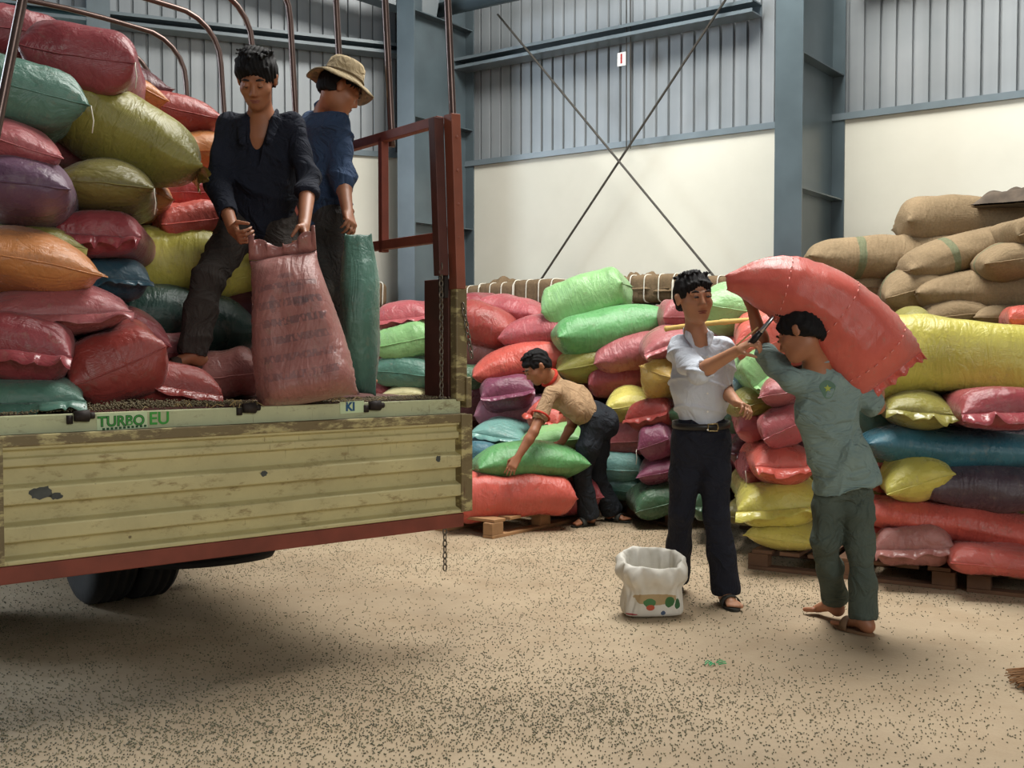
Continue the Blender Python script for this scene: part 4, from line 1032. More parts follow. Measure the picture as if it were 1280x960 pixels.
# =====================================================================
# people: implicit surfaces (smoothly blended tapered limbs) meshed with surface nets
# =====================================================================
class Body:
    def __init__(s): s.p = []
    def cap(s, a, b, ra, rb=None, k=.02, flat=None, op='u'):
        s.p.append(('c', np.array(a, float), np.array(b, float), ra, ra if rb is None else rb, k, flat, op)); return s
    def chain(s, pts, rs_, k=.02, flat=None):
        for i in range(len(pts)-1): s.cap(pts[i], pts[i+1], rs_[i], rs_[i+1], k, flat)
        return s
    def ell(s, c, r, R=None, k=.02, op='u'):
        s.p.append(('e', np.array(c, float), np.array(r, float), np.eye(3) if R is None else R, k, op)); return s
    def plane(s, c, n):
        s.p.append(('p', np.array(c, float), unit(n))); return s
    def mesh(s, h=.006, noise=None):
        lo = np.full(3, 1e9); hi = -lo
        bb = []
        for q in s.p:
            if q[0] == 'p': bb.append(None); continue
            if q[0] == 'c':
                m = max(q[3], q[4])*(1.0 if q[6] is None else max(1, q[6][1])); l = np.minimum(q[1], q[2])-m; u = np.maximum(q[1], q[2])+m; op = q[7]
            else: m = q[2].max(); l = q[1]-m; u = q[1]+m; op = q[5]
            bb.append((l-.035, u+.035))
            if op == 'u': lo = np.minimum(lo, l); hi = np.maximum(hi, u)
        lo -= .03; hi += .03; n = np.ceil((hi-lo)/h).astype(int)+1
        D = np.full(n, 1.0, np.float32)
        for q, lu in zip(s.p, bb):
            if lu is None:
                g_ = [lo[c]+h*np.arange(n[c]) for c in range(3)]; c_, n_ = q[1], q[2]
                pd = (g_[0][:, None, None]-c_[0])*n_[0]+(g_[1][None, :, None]-c_[1])*n_[1]+(g_[2][None, None, :]-c_[2])*n_[2]
                D = np.maximum(D, pd.astype(np.float32)); continue
            l, u = lu
            i0 = np.clip(np.floor((l-lo)/h).astype(int), 0, n); i1 = np.clip(np.ceil((u-lo)/h).astype(int)+1, 0, n)
            if np.any(i1 <= i0): continue
            ax = [lo[c]+h*np.arange(i0[c], i1[c]) for c in range(3)]
            X, Y, Z = np.meshgrid(*ax, indexing='ij'); sl = tuple(slice(i0[c], i1[c]) for c in range(3))
            if q[0] == 'c':
                _, a, b, ra, rb, k, flat, op = q; d = b-a; L2 = max(d@d, 1e-12)
                px, py, pz = X-a[0], Y-a[1], Z-a[2]
                t = np.clip((px*d[0]+py*d[1]+pz*d[2])/L2, 0, 1); vx, vy, vz = px-t*d[0], py-t*d[1], pz-t*d[2]
                if flat is None: dist = np.sqrt(vx*vx+vy*vy+vz*vz)
                else:
                    e, ratio = np.array(flat[0], float), flat[1]; e = e/np.linalg.norm(e)
                    al = vx*e[0]+vy*e[1]+vz*e[2]; dist = np.sqrt(np.maximum(vx*vx+vy*vy+vz*vz-al*al, 0)+(al/ratio)**2)
                dist = dist-(ra+(rb-ra)*t)
                if flat is not None and flat[1] < 1: dist = dist*(.5+.5*flat[1])
            else:
                _, c, r, R, k, op = q
                P = np.stack([X-c[0], Y-c[1], Z-c[2]], -1)@R
                kk = np.sqrt(((P/r)**2).sum(-1)); k2 = np.sqrt(((P/(r*r))**2).sum(-1))+1e-9; dist = kk*(kk-1)/k2
            g = D[sl]
            if op == 'u':
                hh = np.clip(.5+.5*(g-dist)/k, 0, 1); D[sl] = g*(1-hh)+dist*hh-k*hh*(1-hh)
            else:
                dn = -dist; hh = np.clip(.5+.5*(dn-g)/k, 0, 1); D[sl] = g*(1-hh)+dn*hh+k*hh*(1-hh)
        return surface_nets(D, lo, h, noise)

def surface_nets(D, lo, h, noise=None):
    S = D < 0; n = np.array(D.shape)
    cs = [(i, j, k) for i in (0, 1) for j in (0, 1) for k in (0, 1)]
    sub = lambda A, c: A[c[0]:n[0]-1+c[0], c[1]:n[1]-1+c[1], c[2]:n[2]-1+c[2]]
    cnt = np.zeros(n-1, np.int8)
    for c in cs: cnt += sub(S, c)
    act = (cnt > 0) & (cnt < 8); idx = np.full(n-1, -1, np.int32); A = np.argwhere(act); idx[act] = np.arange(len(A))
    acc = np.zeros((len(A), 3)); num = np.zeros(len(A))
    for c in cs:
        for ax in range(3):
            if c[ax]: continue
            c2 = list(c); c2[ax] = 1
            a = D[A[:, 0]+c[0], A[:, 1]+c[1], A[:, 2]+c[2]]; b = D[A[:, 0]+c2[0], A[:, 1]+c2[1], A[:, 2]+c2[2]]
            m = (a < 0) != (b < 0); t = np.where(m, a/np.where(m, a-b, 1), 0)
            p = np.tile(np.array(c, float), (len(A), 1)); p[:, ax] = t; acc += p*m[:, None]; num += m
    V = lo+h*(A+acc/num[:, None])
    F = []
    for ax in range(3):
        o = [1, 1, 1]; o[ax] = 0; u, v = [(1, 2), (2, 0), (0, 1)][ax]
        E0 = S[1:-1, 1:-1, 1:-1]
        s0 = S; e = np.zeros_like(S)
        sl0 = [slice(None)]*3; sl1 = [slice(None)]*3; sl0[ax] = slice(0, -1); sl1[ax] = slice(1, None)
        ch = S[tuple(sl0)] != S[tuple(sl1)]; P = np.argwhere(ch)
        P = P[(P[:, u] > 0) & (P[:, v] > 0) & (P[:, u] < n[u]-1) & (P[:, v] < n[v]-1)]
        du = np.zeros(3, int); du[u] = 1; dv = np.zeros(3, int); dv[v] = 1
        q = [idx[tuple((P-w_).T)] for w_ in (du+dv, dv, np.zeros(3, int), du)]
        Q = np.stack(q, 1); ins = S[tuple(P.T)]
        Q[~ins] = Q[~ins][:, ::-1]; F.append(Q)
    F = np.concatenate(F); F = F[(F >= 0).all(1)]
    # light smoothing
    for _ in range(2):
        s_ = np.zeros_like(V); c_ = np.zeros(len(V))
        for a, b in ((0, 1), (1, 2), (2, 3), (3, 0)):
            for x, y in ((a, b), (b, a)):
                for cc_ in range(3): s_[:, cc_] += np.bincount(F[:, x], V[F[:, y], cc_], len(V))
                c_ += np.bincount(F[:, x], minlength=len(V))
        V = V*.5+.5*s_/np.maximum(c_, 1)[:, None]
    if noise is not None:
        N = np.zeros_like(V); fn = np.cross(V[F[:, 2]]-V[F[:, 0]], V[F[:, 3]]-V[F[:, 1]])
        for k in range(4):
            for cc_ in range(3): N[:, cc_] += np.bincount(F[:, k], fn[:, cc_], len(V))
        N /= np.linalg.norm(N, axis=1, keepdims=True)+1e-12; V = V+N*noise(V)[:, None]
    return V, F

def add_body(name, b, mat, parent=None, h=.006, noise=None, origin=None):
    V, F = b.mesh(h, noise); o_ = np.zeros(3) if origin is None else origin
    return mesh_ob(name, V-o_, F, mat, parent)

def unit(v): v = np.array(v, float); return v/(np.linalg.norm(v)+1e-12)
def folds(seed, amp=.006, dirv=(0, 0, 1), squash=.35, freq=26):
    """cloth folds: ridges that run across dirv, warped"""
    rs = np.random.RandomState(seed); d = unit(dirv)
    def f(V):
        wp = np.stack([wob(V, seed+j, 6, 4) for j in range(3)], 1)*.05
        P = V+wp; along = P@d; perp = P-along[:, None]*d
        q = perp*squash+along[:, None]*d
        a = wob(q, seed+20, freq, 6); b = wob(V, seed+30, 9, 4)
        r1 = np.clip(1-np.abs(a)*1.5, 0, 1)**1.5; r2 = np.clip(1-np.abs(wob(q, seed+50, freq*.6, 5))*1.6, 0, 1)**2
        return amp*(1.5*r1*np.clip(.6+.6*b, 0, 1.4)+1.8*r2*np.clip(.5-.6*b, 0, 1.3)+.35*a-.9)
    return f

SKIN = plain('brown_skin', srgb(158, 104, 74), .5, 0, .10, 14, .06, 180)
SKIN2 = plain('tan_skin', srgb(188, 136, 104), .48, 0, .08, 14, .05, 180)
SKIN.node_tree.nodes['Principled BSDF'].inputs['Subsurface Weight'].default_value = .08
SKIN2.node_tree.nodes['Principled BSDF'].inputs['Subsurface Weight'].default_value = .1
for s_ in (SKIN, SKIN2): s_.node_tree.nodes['Principled BSDF'].inputs['Subsurface Scale'].default_value = .02
M_HAIR = plain('black_hair', srgb(20, 18, 19), .75, 0, .2, 40, .6, 220)
M_HAIR.node_tree.nodes['Principled BSDF'].inputs['Specular IOR Level'].default_value = .25
M_EYE = plain('dark_eye', srgb(26, 18, 16), .25); M_BROW = plain('eyebrow', srgb(34, 26, 24), .8)
M_SCLERA = plain('eye_white', srgb(215, 208, 198), .3); M_LIP = plain('lips', srgb(142, 82, 72), .5)
def fabric(name, c, var=.12, rough=.88, sc=5, dirt=None, bs=1.0):
    t = NT(name); f = t.noise(sc, None, 5, .6)
    col = t.ramp(f, [(.3, dk(c, 1-var)), (.7, dk(c, 1+var))])
    if dirt: col = t.mix(t.ramp(t.noise(3.5, None, 6, .7), [(.5, B1), (.66, (.7,)*3+(1,))]), col, dirt)
    wv = t.n('ShaderNodeTexWave'); wv.inputs['Scale'].default_value = 180; t.set(wv.inputs['Vector'], t.tc.outputs['Object'])
    n1 = t.bump(t.noise(420, None, 2), .12, .002); n2 = t.bump(t.math('ABSOLUTE', t.math('SUBTRACT', t.noise(7, None, 4, .5, 1.6), .5)), bs, .05, n1)
    t.b.inputs['Specular IOR Level'].default_value = .25
    return t.out(col, rough, n2)

def head(b, c, R, s=1.0):
    """c: centre between the ears, R columns: right, face-forward, up"""
    L = lambda x, y, z: c+R@(np.array([x, y, z])*s)
    e = lambda p, r, k=.02, op='u': b.ell(L(*p), np.array(r)*s, R, k, op)
    e((0, -.014, .030), (.076, .094, .088)); e((0, .030, -.036), (.061, .066, .076), .03); e((0, .028, -.066), (.050, .056, .046), .02)
    e((0, .064, -.092), (.026, .024, .022), .03)
    for x in (-1, 1):
        e((x*.040, .056, -.022), (.024, .026, .022), .025)
        e((x*.031, .110, .009), (.021, .020, .014), .012, 's')
        b.cap(L(x*.014, .086, .026), L(x*.046, .076, .026), .009*s, .007*s, .014)
        e((x*.012, .094, -.033), (.0095, .011, .008), .008)
        # ears
        e((x*.078, -.012, -.002), (.010, .019, .031), .008); e((x*.083, -.014, .012), (.010, .016, .014), .006)
        b.cap(L(x*.03, .0885, .0065), L(x*.03, .0885, .0065), .0125*s, None, .006)
    b.cap(L(0, .086, .018), L(0, .107, -.026), .0080*s, .0120*s, .012)
    e((0, .087, -.059), (.024, .012, .0065), .008); e((0, .084, -.069), (.019, .012, .0065), .006)
    b.cap(L(-.024, .097, -.0635), L(.024, .097, -.0635), .0028*s, None, .005, op='s')
    return L
def face_parts(o, c, R, s, org, closed=False):
    L = lambda x, y, z: c+R@(np.array([x, y, z])*s)
    for x in (-1, 1):
        b = Body(); b.cap(L(x*.017, .094, .030), L(x*.032, .0955, .034), .0042*s, .005*s, .004); b.cap(L(x*.032, .0965, .034), L(x*.047, .085, .029), .005*s, .003*s, .004)
        add_body('eyebrow', b, M_BROW, o, .0025, None, org)
        b = Body()
        if closed: b.cap(L(x*.021, .0975, .0035), L(x*.030, .1005, .001), .002*s, .0022*s, .002); b.cap(L(x*.030, .1005, .001), L(x*.041, .0955, .0035), .0022*s, .0018*s, .002)
        else: b.ell(L(x*.030, .0985, .0065), np.array([.0135, .005, .0052])*s, R, .002)
        add_body('eyelid' if closed else 'eye', b, M_EYE, o, .002, None, org)
    b = Body(); b.ell(L(0, .0935, -.0595), np.array([.025, .008, .0036])*s, R, .003); b.ell(L(0, .0915, -.0685), np.array([.020, .008, .0040])*s, R, .003)
    add_body('lips', b, M_LIP, o, .0025, None, org)

def hand(b, w, d, n, side, s=1.0, curl=.5, spread=1.0, thumb=.6, pinch=False):
    """w wrist, d pointing direction, n palm-facing direction, side: +1/-1 thumb side along cross(d,n)"""
    d = unit(d); n = unit(np.array(n)-d*np.dot(n, d)); t = np.cross(d, n)*side
    P = lambda a, c_, e: w+(d*a+t*c_+n*e)*s
    b.cap(P(-.01, 0, 0), P(.02, 0, 0), .025*s, .026*s, .01, (n, .72))
    for c_ in (-.026, -.009, .009, .026): b.cap(P(.018, c_*.7, 0), P(.078, c_, -.002), .0155*s, .0125*s, .012, (n, .85))
    lens = [(.030, .022, .018), (.034, .025, .019), (.036, .026, .019), (.032, .023, .018)]
    order = [-.027, -.0095, .0095, .027]
    for k in range(4):
        a0 = (k-1.5)*.10*spread; ln = lens[k]; p = P(.082-(.006 if k in (0,) else 0), order[k], 0); ang = 0; dr = unit(d*math.cos(a0)+t*math.sin(a0))
        for j, l in enumerate(ln):
            ang += curl*(.75, .95, .6)[j]*(1.0+.12*(1-k/3)); v = dr*math.cos(ang)+n*math.sin(ang); q = p+v*l*s*(.88 if k == 0 else 1)
            b.cap(p, q, (.0088, .0080, .0072)[j]*s, (.0080, .0072, .0062)[j]*s, .003); p = q
    p = P(.018, .026, .004); v = unit(d*.62+t*.62+n*.35)
    q = p+v*.040*s; b.cap(p, q, .0135*s, .0105*s, .01); v2 = unit(d*.8+t*(.45-thumb)+n*(.25+.5*curl)); r = q+v2*.030*s
    b.cap(q, r, .0100*s, .0088*s, .003); v3 = unit(v2+n*.25*curl-t*.1); b.cap(r, r+v3*.024*s, .0088*s, .0072*s, .003)
    return b

def foot(b, an, d, s=1.0):
    """bare foot with toes; an: ankle, d: heading"""
    d = unit([d[0], d[1], d[2]]); t = unit(np.cross(d, [0, 0, 1.0])); u = np.cross(t, d)
    P = lambda a, c_, z: an+(d*a+t*c_+u*z)*s
    b.cap(P(-.03, 0, -.045), P(-.025, 0, -.04), .030*s, None, .02); b.cap(P(0, 0, 0), P(-.02, 0, -.04), .034*s, .033*s, .02)
    b.cap(P(0, 0, -.02), P(.105, .003, -.056), .034*s, .020*s, .02, (t, 1.35))
    for k, (c_, l, r) in enumerate(((-.032, .055, .012), (-.012, .05, .009), (.004, .045, .0085), (.018, .038, .008), (.030, .028, .0075))):
        b.cap(P(.105, c_*.9, -.058), P(.105+l*.9, c_, -.062), r*1.1*s, r*s, .006)
def sandal(parent, an, d, s, mat, org, mirror=1, bandmat=None):
    d = unit(d); t = unit(np.cross(d, [0, 0, 1.0])); u = np.cross(t, d)
    P = lambda a, c_, z: an+(d*a+t*c_+u*z)*s
    m = MB(); top = []; 
    N_ = 26; out = []
    for k in range(N_):
        a = 2*math.pi*k/N_; x = .055+.118*math.cos(a); w_ = (.040+.009*math.cos(a))*math.sin(a); out.append((x, w_))
    V = [P(x, w_, z)-org for z in (-.086, -.072) for x, w_ in out]
    Fc = [tuple(range(N_))[::-1], tuple(range(N_, 2*N_))]+[(k, (k+1) % N_, N_+(k+1) % N_, N_+k) for k in range(N_)]
    so = mesh_ob('sandal', V, Fc, mat, parent, False)
    m = MB()
    for x0, x1 in ((.06, .10),):
        V = []; q = 12
        for i, x in enumerate((x0, (x0+x1)/2, x1)):
            for k in range(q+1): a = math.pi*k/q; V.append(P(x, .046*math.cos(a), -.078+(.056-.10*(x-x0))*math.sin(a)**.8)-org)
        for i in range(2):
            for k in range(q): a = i*(q+1)+k; m.f.append((a, a+1, a+q+2, a+q+1))
        m.v = [tuple(v) for v in V]
    b_ = m.build('sandal_strap', bandmat or mat, so, True); sm = b_.modifiers.new('s', 'SOLIDIFY'); sm.thickness = .005
    return so

def RH(fwd, up):
    f = unit(fwd); u = np.array(up, float); r = unit(np.cross(f, u)); return np.stack([r, f, np.cross(r, f)], 1)

def build_person(label, J, o_, skin, h=.006):
    """J: joints. returns root object (continuous skin mesh), origin at the feet"""
    b = Body(); org = np.array(o_)
    R = J['headR']; hs = J.get('hs', 1.0); hc = J['head']
    head(b, hc, R, hs)
    nk = J['neck']; nr = J.get('neckr', .05); b.chain([hc+R@np.array([0, -.02, -.05])*hs, nk], [nr, nr*1.12], .03)
    shm = (J['shA']+J['shB'])/2; pel = (J['hipA']+J['hipB'])/2
    ax = unit(J['shB']-J['shA']); fr = unit(np.cross(ax, nk-pel)) if np.linalg.norm(np.cross(ax, nk-pel)) > 1e-3 else np.array([0, -1.0, 0])
    spn = unit(shm-pel)
    RT_ = np.stack([ax, np.cross(spn, ax), spn], 1)
    b.cap(nk, shm-spn*.03, .06, .085, .04)
    b.cap(J['shA']*.85+J['shB']*.15-spn*.02, J['shB']*.85+J['shA']*.15-spn*.02, .050, None, .04)
    mid = (shm+pel)/2 if 'mid' not in J else J['mid']
    sl = J.get('slim', .82)
    b.ell(shm-spn*.13, np.array([.150, .100, .165])*(sl+.06), RT_, .04); b.ell(mid, np.array([.128, .092, .16])*sl, RT_, .04); b.ell(pel+spn*.02, np.array([.145, .105, .12])*sl, RT_, .04)
    for k in 'AB':
        sh, el, wr = J['sh'+k], J['el'+k], J['wr'+k]
        b.chain([sh, sh*.5+el*.5, el], [.044, .039, .036], .025); b.chain([el, el*.7+wr*.3, wr], [.037, .037, .025], .015)
        hp, kn, an = J['hip'+k], J['kn'+k], J['an'+k]
        b.chain([hp, hp*.5+kn*.5, kn], [.066, .058, .045], .03); b.chain([kn, kn*.7+an*.3, an], [.044, .046, .033], .02)
        if 'toe'+k in J: foot(b, an, J['toe'+k])
        hd = J['hand'+k]; hand(b, wr, hd['d'], hd['n'], hd['side'], hd.get('s', .95), hd.get('curl', .6), hd.get('spread', 1), hd.get('thumb', .6))
    for fn in J.get('extra', []): fn(b)
    o = add_body('person', b, skin, None, J.get('h', .0055), None, org); o.location = org
    tag(o, label, 'person'); face_parts(o, hc, R, hs, org, J.get('closed', False))
    return o, RT_, shm, pel, mid, spn, ax
def hair(o, c, R, s, org, cut_back=0.0, fringe=1.0, seed=1, h=.005):
    L = lambda x, y, z: c+R@(np.array([x, y, z])*s)
    b = Body(); b.ell(L(0, -.020, .042), np.array([.086, .104, .091])*s, R, .02)
    b.ell(L(0, -.055, -.005), np.array([.080, .062, .075])*s, R, .02)
    b.ell(L(0, .118, -.016), np.array([.080, .066, .086])*s, R, .012, 's')
    b.ell(L(0, .02, -.10), np.array([.13, .12, .075])*s, R, .012, 's')
    for x in (-1, 1): b.ell(L(x*.092, .012, -.035), np.array([.022, .032, .045])*s, R, .01, 's')
    rr = random.Random(seed)
    for k in range(15):
        x = -.062+.124*k/14; b.cap(L(x*.9, .060, .085-abs(x)*.35), L(x*1.05+rr.uniform(-.008, .008), .090-abs(x)*.5, (.080-rr.uniform(-.006, .022)*fringe)-abs(x)*.25), .011*s, .0035*s, .008)
    for k in range(60):
        a = rr.uniform(0, 6.28); q = rr.uniform(.1, 1.15); x, y = math.cos(a)*.06*q, math.sin(a)*.07*q-.02
        z = .125-(x*x+y*y)*4; b.cap(L(x, y, z), L(x*1.3+rr.uniform(-.012, .012), y*1.3+.012, z+rr.uniform(.000, .009)), .010*s, .002*s, .004)
    f = lambda V: .0026*np.sin(((V-c)@R[:, 0])*460/s+5*wob(V, seed, 30, 3))+.0028*wob(V, seed, 110)
    return add_body('hair', b, M_HAIR, o, h, f, org)
def torso_shell(b, RT_, shm, pel, mid, spn, J, g=.018, hem=.0, wide=(0, 0, 0), k=.05, hemr=(.165, .125)):
    b.cap(J['neck'], shm-spn*.03, .058+g*.2, .088+g*.5, .04)
    b.cap(J['shA']*.9+J['shB']*.1-spn*.015, J['shB']*.9+J['shA']*.1-spn*.015, .060+g, None, .04)
    b.ell(shm-spn*.13, np.array([.155, .104, .17])+g, RT_, k); b.ell(mid, np.array([.135+wide[1], .098, .16])+g, RT_, k)
    e0 = pel+spn*.05; e1 = pel-spn*hem
    b.cap(e0, e1-spn*.09, hemr[0], hemr[0]*1.06, k, (RT_[:, 1], hemr[1]/hemr[0]))
    b.plane(e1-spn*.04, -spn)
def sleeve(b, pts, rs_, k=.03): b.chain(pts, rs_, k)
def trousers(o, J, rad, mat, org, seed, name='trousers', seatr=(.165, .125), RT_=None, top=.05, cuts=True, amp=.007):
    b = Body(); pel = (J['hipA']+J['hipB'])/2; up = RT_[:, 2]
    b.cap(pel+up*top, pel-up*.02, seatr[0]*.93, seatr[0], .04, (RT_[:, 1], seatr[1]/seatr[0]))
    for k in 'AB':
        hp, kn, an = J['hip'+k], J['kn'+k], J['an'+k]; r = rad
        cu = J.get('cuff'+k, an-unit(an-kn)*.0)
        m1 = hp*.5+kn*.5; m2 = kn*.5+cu*.5
        b.chain([hp, m1, kn, m2, cu], r, .03)
    # open trouser bottoms
    for k in 'AB':
        cu = J.get('cuff'+k, J['an'+k]); d = unit(cu-J['kn'+k]); b.ell(cu+d*(rad[-1]+.018), (rad[-1]*1.35, rad[-1]*1.35, rad[-1]*1.0), RH(d, [0.1, 1, 0]) if False else None, .006, 's')
    f1 = folds(seed, amp, (0, 0, 1), .45, 30); f2 = folds(seed+3, amp*.8, (1, .3, 0), .25, 34)
    return add_body(name, b, mat, o, .0065, lambda V: f1(V)*.8+f2(V)*.7, org)
# ---------------------------------------------------------------- man in the dark shirt, on the truck
V3 = lambda *a: np.array(a, float)
Yb = 5.12
J = dict(head=W(321, 100, 4.92), hs=1.02, headR=RH((.03, -.80, -.52), (0.02, -.5, .85)),
         neck=W(327, 152, 5.02), shA=W(287, 160, 5.03), shB=W(368, 157, 5.03), mid=W(323, 222, 5.10),
         elA=W(271, 228, 4.97), wrA=W(292, 288, 4.68), elB=W(386, 222, 4.97), wrB=W(380, 284, 4.68),
         hipA=W(303, 275, 5.16), hipB=W(345, 275, 5.18), knA=W(259, 352, 4.86), anA=W(241, 438, 4.78), knB=W(362, 360, 5.02), anB=W(372, 462, 5.18),
         toeA=(-.80, -.42, -.10), toeB=(.1, -1, 0), closed=True, h=.005)
J['anA'][2] += .0
J['handA'] = dict(d=W(316, 314, 4.50)-J['wrA'], n=(1, .1, .25), side=1, curl=.95, s=.97)
J['handB'] = dict(d=W(386, 316, 4.58)-J['wrB'], n=(-1, .2, .1), side=-1, curl=.8, s=.97)
org = V3(J['anA'][0], J['anA'][1], J['anA'][2]-.08)
o, RTm, shm, pel, mid, spn, ax = build_person('man on the truck in a dark navy shirt bending over an upright sack', J, org, SKIN)
hair(o, J['head'], J['headR'], J['hs']*1.07, org, seed=2, fringe=1.1)
M_NAVY = fabric('dark_navy_cotton', srgb(30, 34, 46), .2); M_DKTR = fabric('dark_brown_trousers', srgb(62, 56, 52), .2)
b = Body(); torso_shell(b, RTm, shm, pel, mid, spn, J, .026, hem=.02, wide=(0, .012, 0), hemr=(.185, .135))
for k in 'AB':
    sh, el, wr = J['sh'+k], J['el'+k], J['wr'+k]; cu = el+(wr-el)*(.62 if k == 'A' else .30)
    b.chain([sh, sh*.5+el*.5, el, cu], [.070, .062, .058, .050], .03)
    b.chain([el+(cu-el)*.8, cu], [.052, .053], .008)
    b.ell(cu+unit(wr-el)*.045, (.036, .036, .036), None, .006, 's')
nf = np.cross(ax, spn); nf = nf if nf[1] < 0 else -nf
b.cap(J['neck']+nf*.10+V3(0, 0, .02), J['neck']+nf*.13-spn*.17, .040, .010, .01, op='s')
b.ell(J['neck']+V3(0, -.03, .07), (.062, .07, .05), None, .008, 's')
f1 = folds(11, .013, (0, 0, 1), .4, 24); f2 = folds(12, .011, (1, 0, .4), .3, 30)
sh1 = add_body('shirt', b, M_NAVY, o, .006, lambda V: f1(V)+f2(V)*.5, org)
def collar(parent, nk, pts_l, r, mat, org, seed=0):
    b = Body()
    for pts in pts_l: b.chain(pts, [r]*len(pts), .006)
    return add_body('collar', b, mat, parent, .004, lambda V: .0012*wob(V, seed, 60), org)
n_ = J['neck']; fv = nf
for sx in (-1, 1):
    b = Body(); a = n_+ax*sx*.064+V3(0, .03, .045); m_ = n_+ax*sx*.070+fv*.065+V3(0, 0, .012); e = n_+ax*sx*.056+fv*.128-spn*.075
    b.cap(a, m_, .019, .020, .01, (unit(ax+fv*.2), .45)); b.cap(m_, e, .020, .012, .01, (fv, .45)); b.cap(m_+ax*sx*.022, e+ax*sx*.012, .013, .008, .01, (fv, .5))
    add_body('collar_flap', b, M_NAVY, sh1, .0045, None, org)
m = MB()
for k in range(3):
    p = W(333-1*k, 196+30*k, 4.90); m.lathe([(.006, 0), (.006, .004)], V3(0, 0, 0)+p-org, RH((0, 0, 1), (0, -1, 0)), 10)
trousers(o, J, [.098, .090, .074, .070, .072], M_DKTR, org, 14, RT_=RTm, seatr=(.165, .125))
sandal(o, J['anA'], J['toeA'], 1.0, plain('brown_sandal', srgb(72, 56, 48), .7), org)
sandal(o, J['anB'], J['toeB'], 1.0, plain('brown_sandal', srgb(72, 56, 48), .7), org)

# ---------------------------------------------------------------- man in the hat
J = dict(head=W(424, 112, 5.36), hs=1.0, headR=RH((.78, .36, -.45), (.3, .1, .9)),
         neck=W(409, 142, 5.46), shA=W(388, 158, 5.58), shB=W(423, 153, 5.36), mid=W(404, 215, 5.46),
         elA=W(402, 224, 5.60), wrA=W(426, 266, 5.42), elB=W(428, 224, 5.30), wrB=W(435, 268, 5.12),
         hipA=W(396, 275, 5.52), hipB=W(420, 275, 5.40), knA=W(396, 362, 5.36), anA=W(400, 458, 5.5), knB=W(424, 365, 5.48), anB=W(432, 462, 5.58),
         toeA=(.8, .1, 0), toeB=(.8, .1, 0), h=.006)
J['handB'] = dict(d=W(445, 296, 4.98)-J['wrB'], n=(-.6, .3, -.4), side=1, curl=.8)
J['handA'] = dict(d=W(440, 290, 5.25)-J['wrA'], n=(.3, -.8, 0), side=-1, curl=.7)
org = V3(J['anA'][0], J['anA'][1], J['anA'][2]-.085)
o, RTm, shm, pel, mid, spn, ax = build_person('man on the truck in a blue shirt and tan hat, turned away from view', J, org, SKIN)
hair(o, J['head'], J['headR'], .93, org, seed=5)
M_BLUE2 = fabric('worn_blue_cotton', srgb(56, 74, 102), .2); M_GREYTR = fabric('grey_brown_trousers', srgb(70, 68, 66), .15)
b = Body(); torso_shell(b, RTm, shm, pel, mid, spn, J, .020, hem=.0, hemr=(.165, .125))
for k in 'AB':
    sh, el, wr = J['sh'+k], J['el'+k], J['wr'+k]; cu = el+(wr-el)*.22
    b.chain([sh, sh*.5+el*.5, el, cu], [.066, .060, .060, .056], .03); b.ell(cu+unit(wr-el)*.05, (.04, .04, .04), None, .006, 's')
b.cap(J['neck']-ax*.05+V3(0, .02, .035), J['neck']+ax*.05+V3(0, .02, .035), .045, None, .02)
f1 = folds(21, .015, (.3, 0, 1), .4, 28)
add_body('shirt', b, M_BLUE2, o, .006, f1, org)
trousers(o, J, [.095, .086, .072, .066, .068], M_GREYTR, org, 24, RT_=RTm, seatr=(.155, .12))
# bucket hat
hc, hR = J['head'], J['headR']; tilt = np.stack([hR[:, 0], hR[:, 1], hR[:, 2]], 1); up = unit(tilt[:, 2]*.9+V3(0, 0, .35)); xx = unit(np.cross([0, 1.0, 0], up)); HR = np.stack([xx, np.cross(up, xx), up], 1)
m = MB(); base = hc+up*.055-org; pr = [(.172, -.042), (.174, -.038), (.128, -.012), (.104, .004), (.100, .03), (.092, .075), (.078, .092), (.05, .098), (.012, .100), (.010, .096), (.05, .094), (.075, .087), (.088, .072), (.096, .03), (.100, .001), (.124, -.018), (.170, -.044)]
N_ = 44; V = []
for r_, z_ in pr:
    for k in range(N_): a = 2*math.pi*k/N_; wv = .008*math.sin(3*a+1)+.006*math.sin(5*a) if r_ > .11 else 0; V.append(base+HR@V3(r_*math.cos(a)*.98, r_*math.sin(a)*1.04, z_+wv))
Fc = [(i*N_+k, i*N_+(k+1) % N_, (i+1)*N_+(k+1) % N_, (i+1)*N_+k) for i in range(len(pr)-1) for k in range(N_)]+[tuple(range(8*N_, 9*N_)), tuple(range(9*N_, 10*N_))[::-1]]
hat = mesh_ob('hat', V, Fc, fabric('tan_hat_cloth', srgb(168, 150, 118), .08), o)
m = MB(); ring = [base+HR@V3(.1035*math.cos(a)*.98, .1035*math.sin(a)*1.04, .012) for a in np.linspace(0, 2*math.pi, 36, endpoint=False)]
m.tube(ring, .006, 6, closed=True); m.build('hat_band', fabric('hat_band', srgb(120, 104, 80), .1), hat, True)

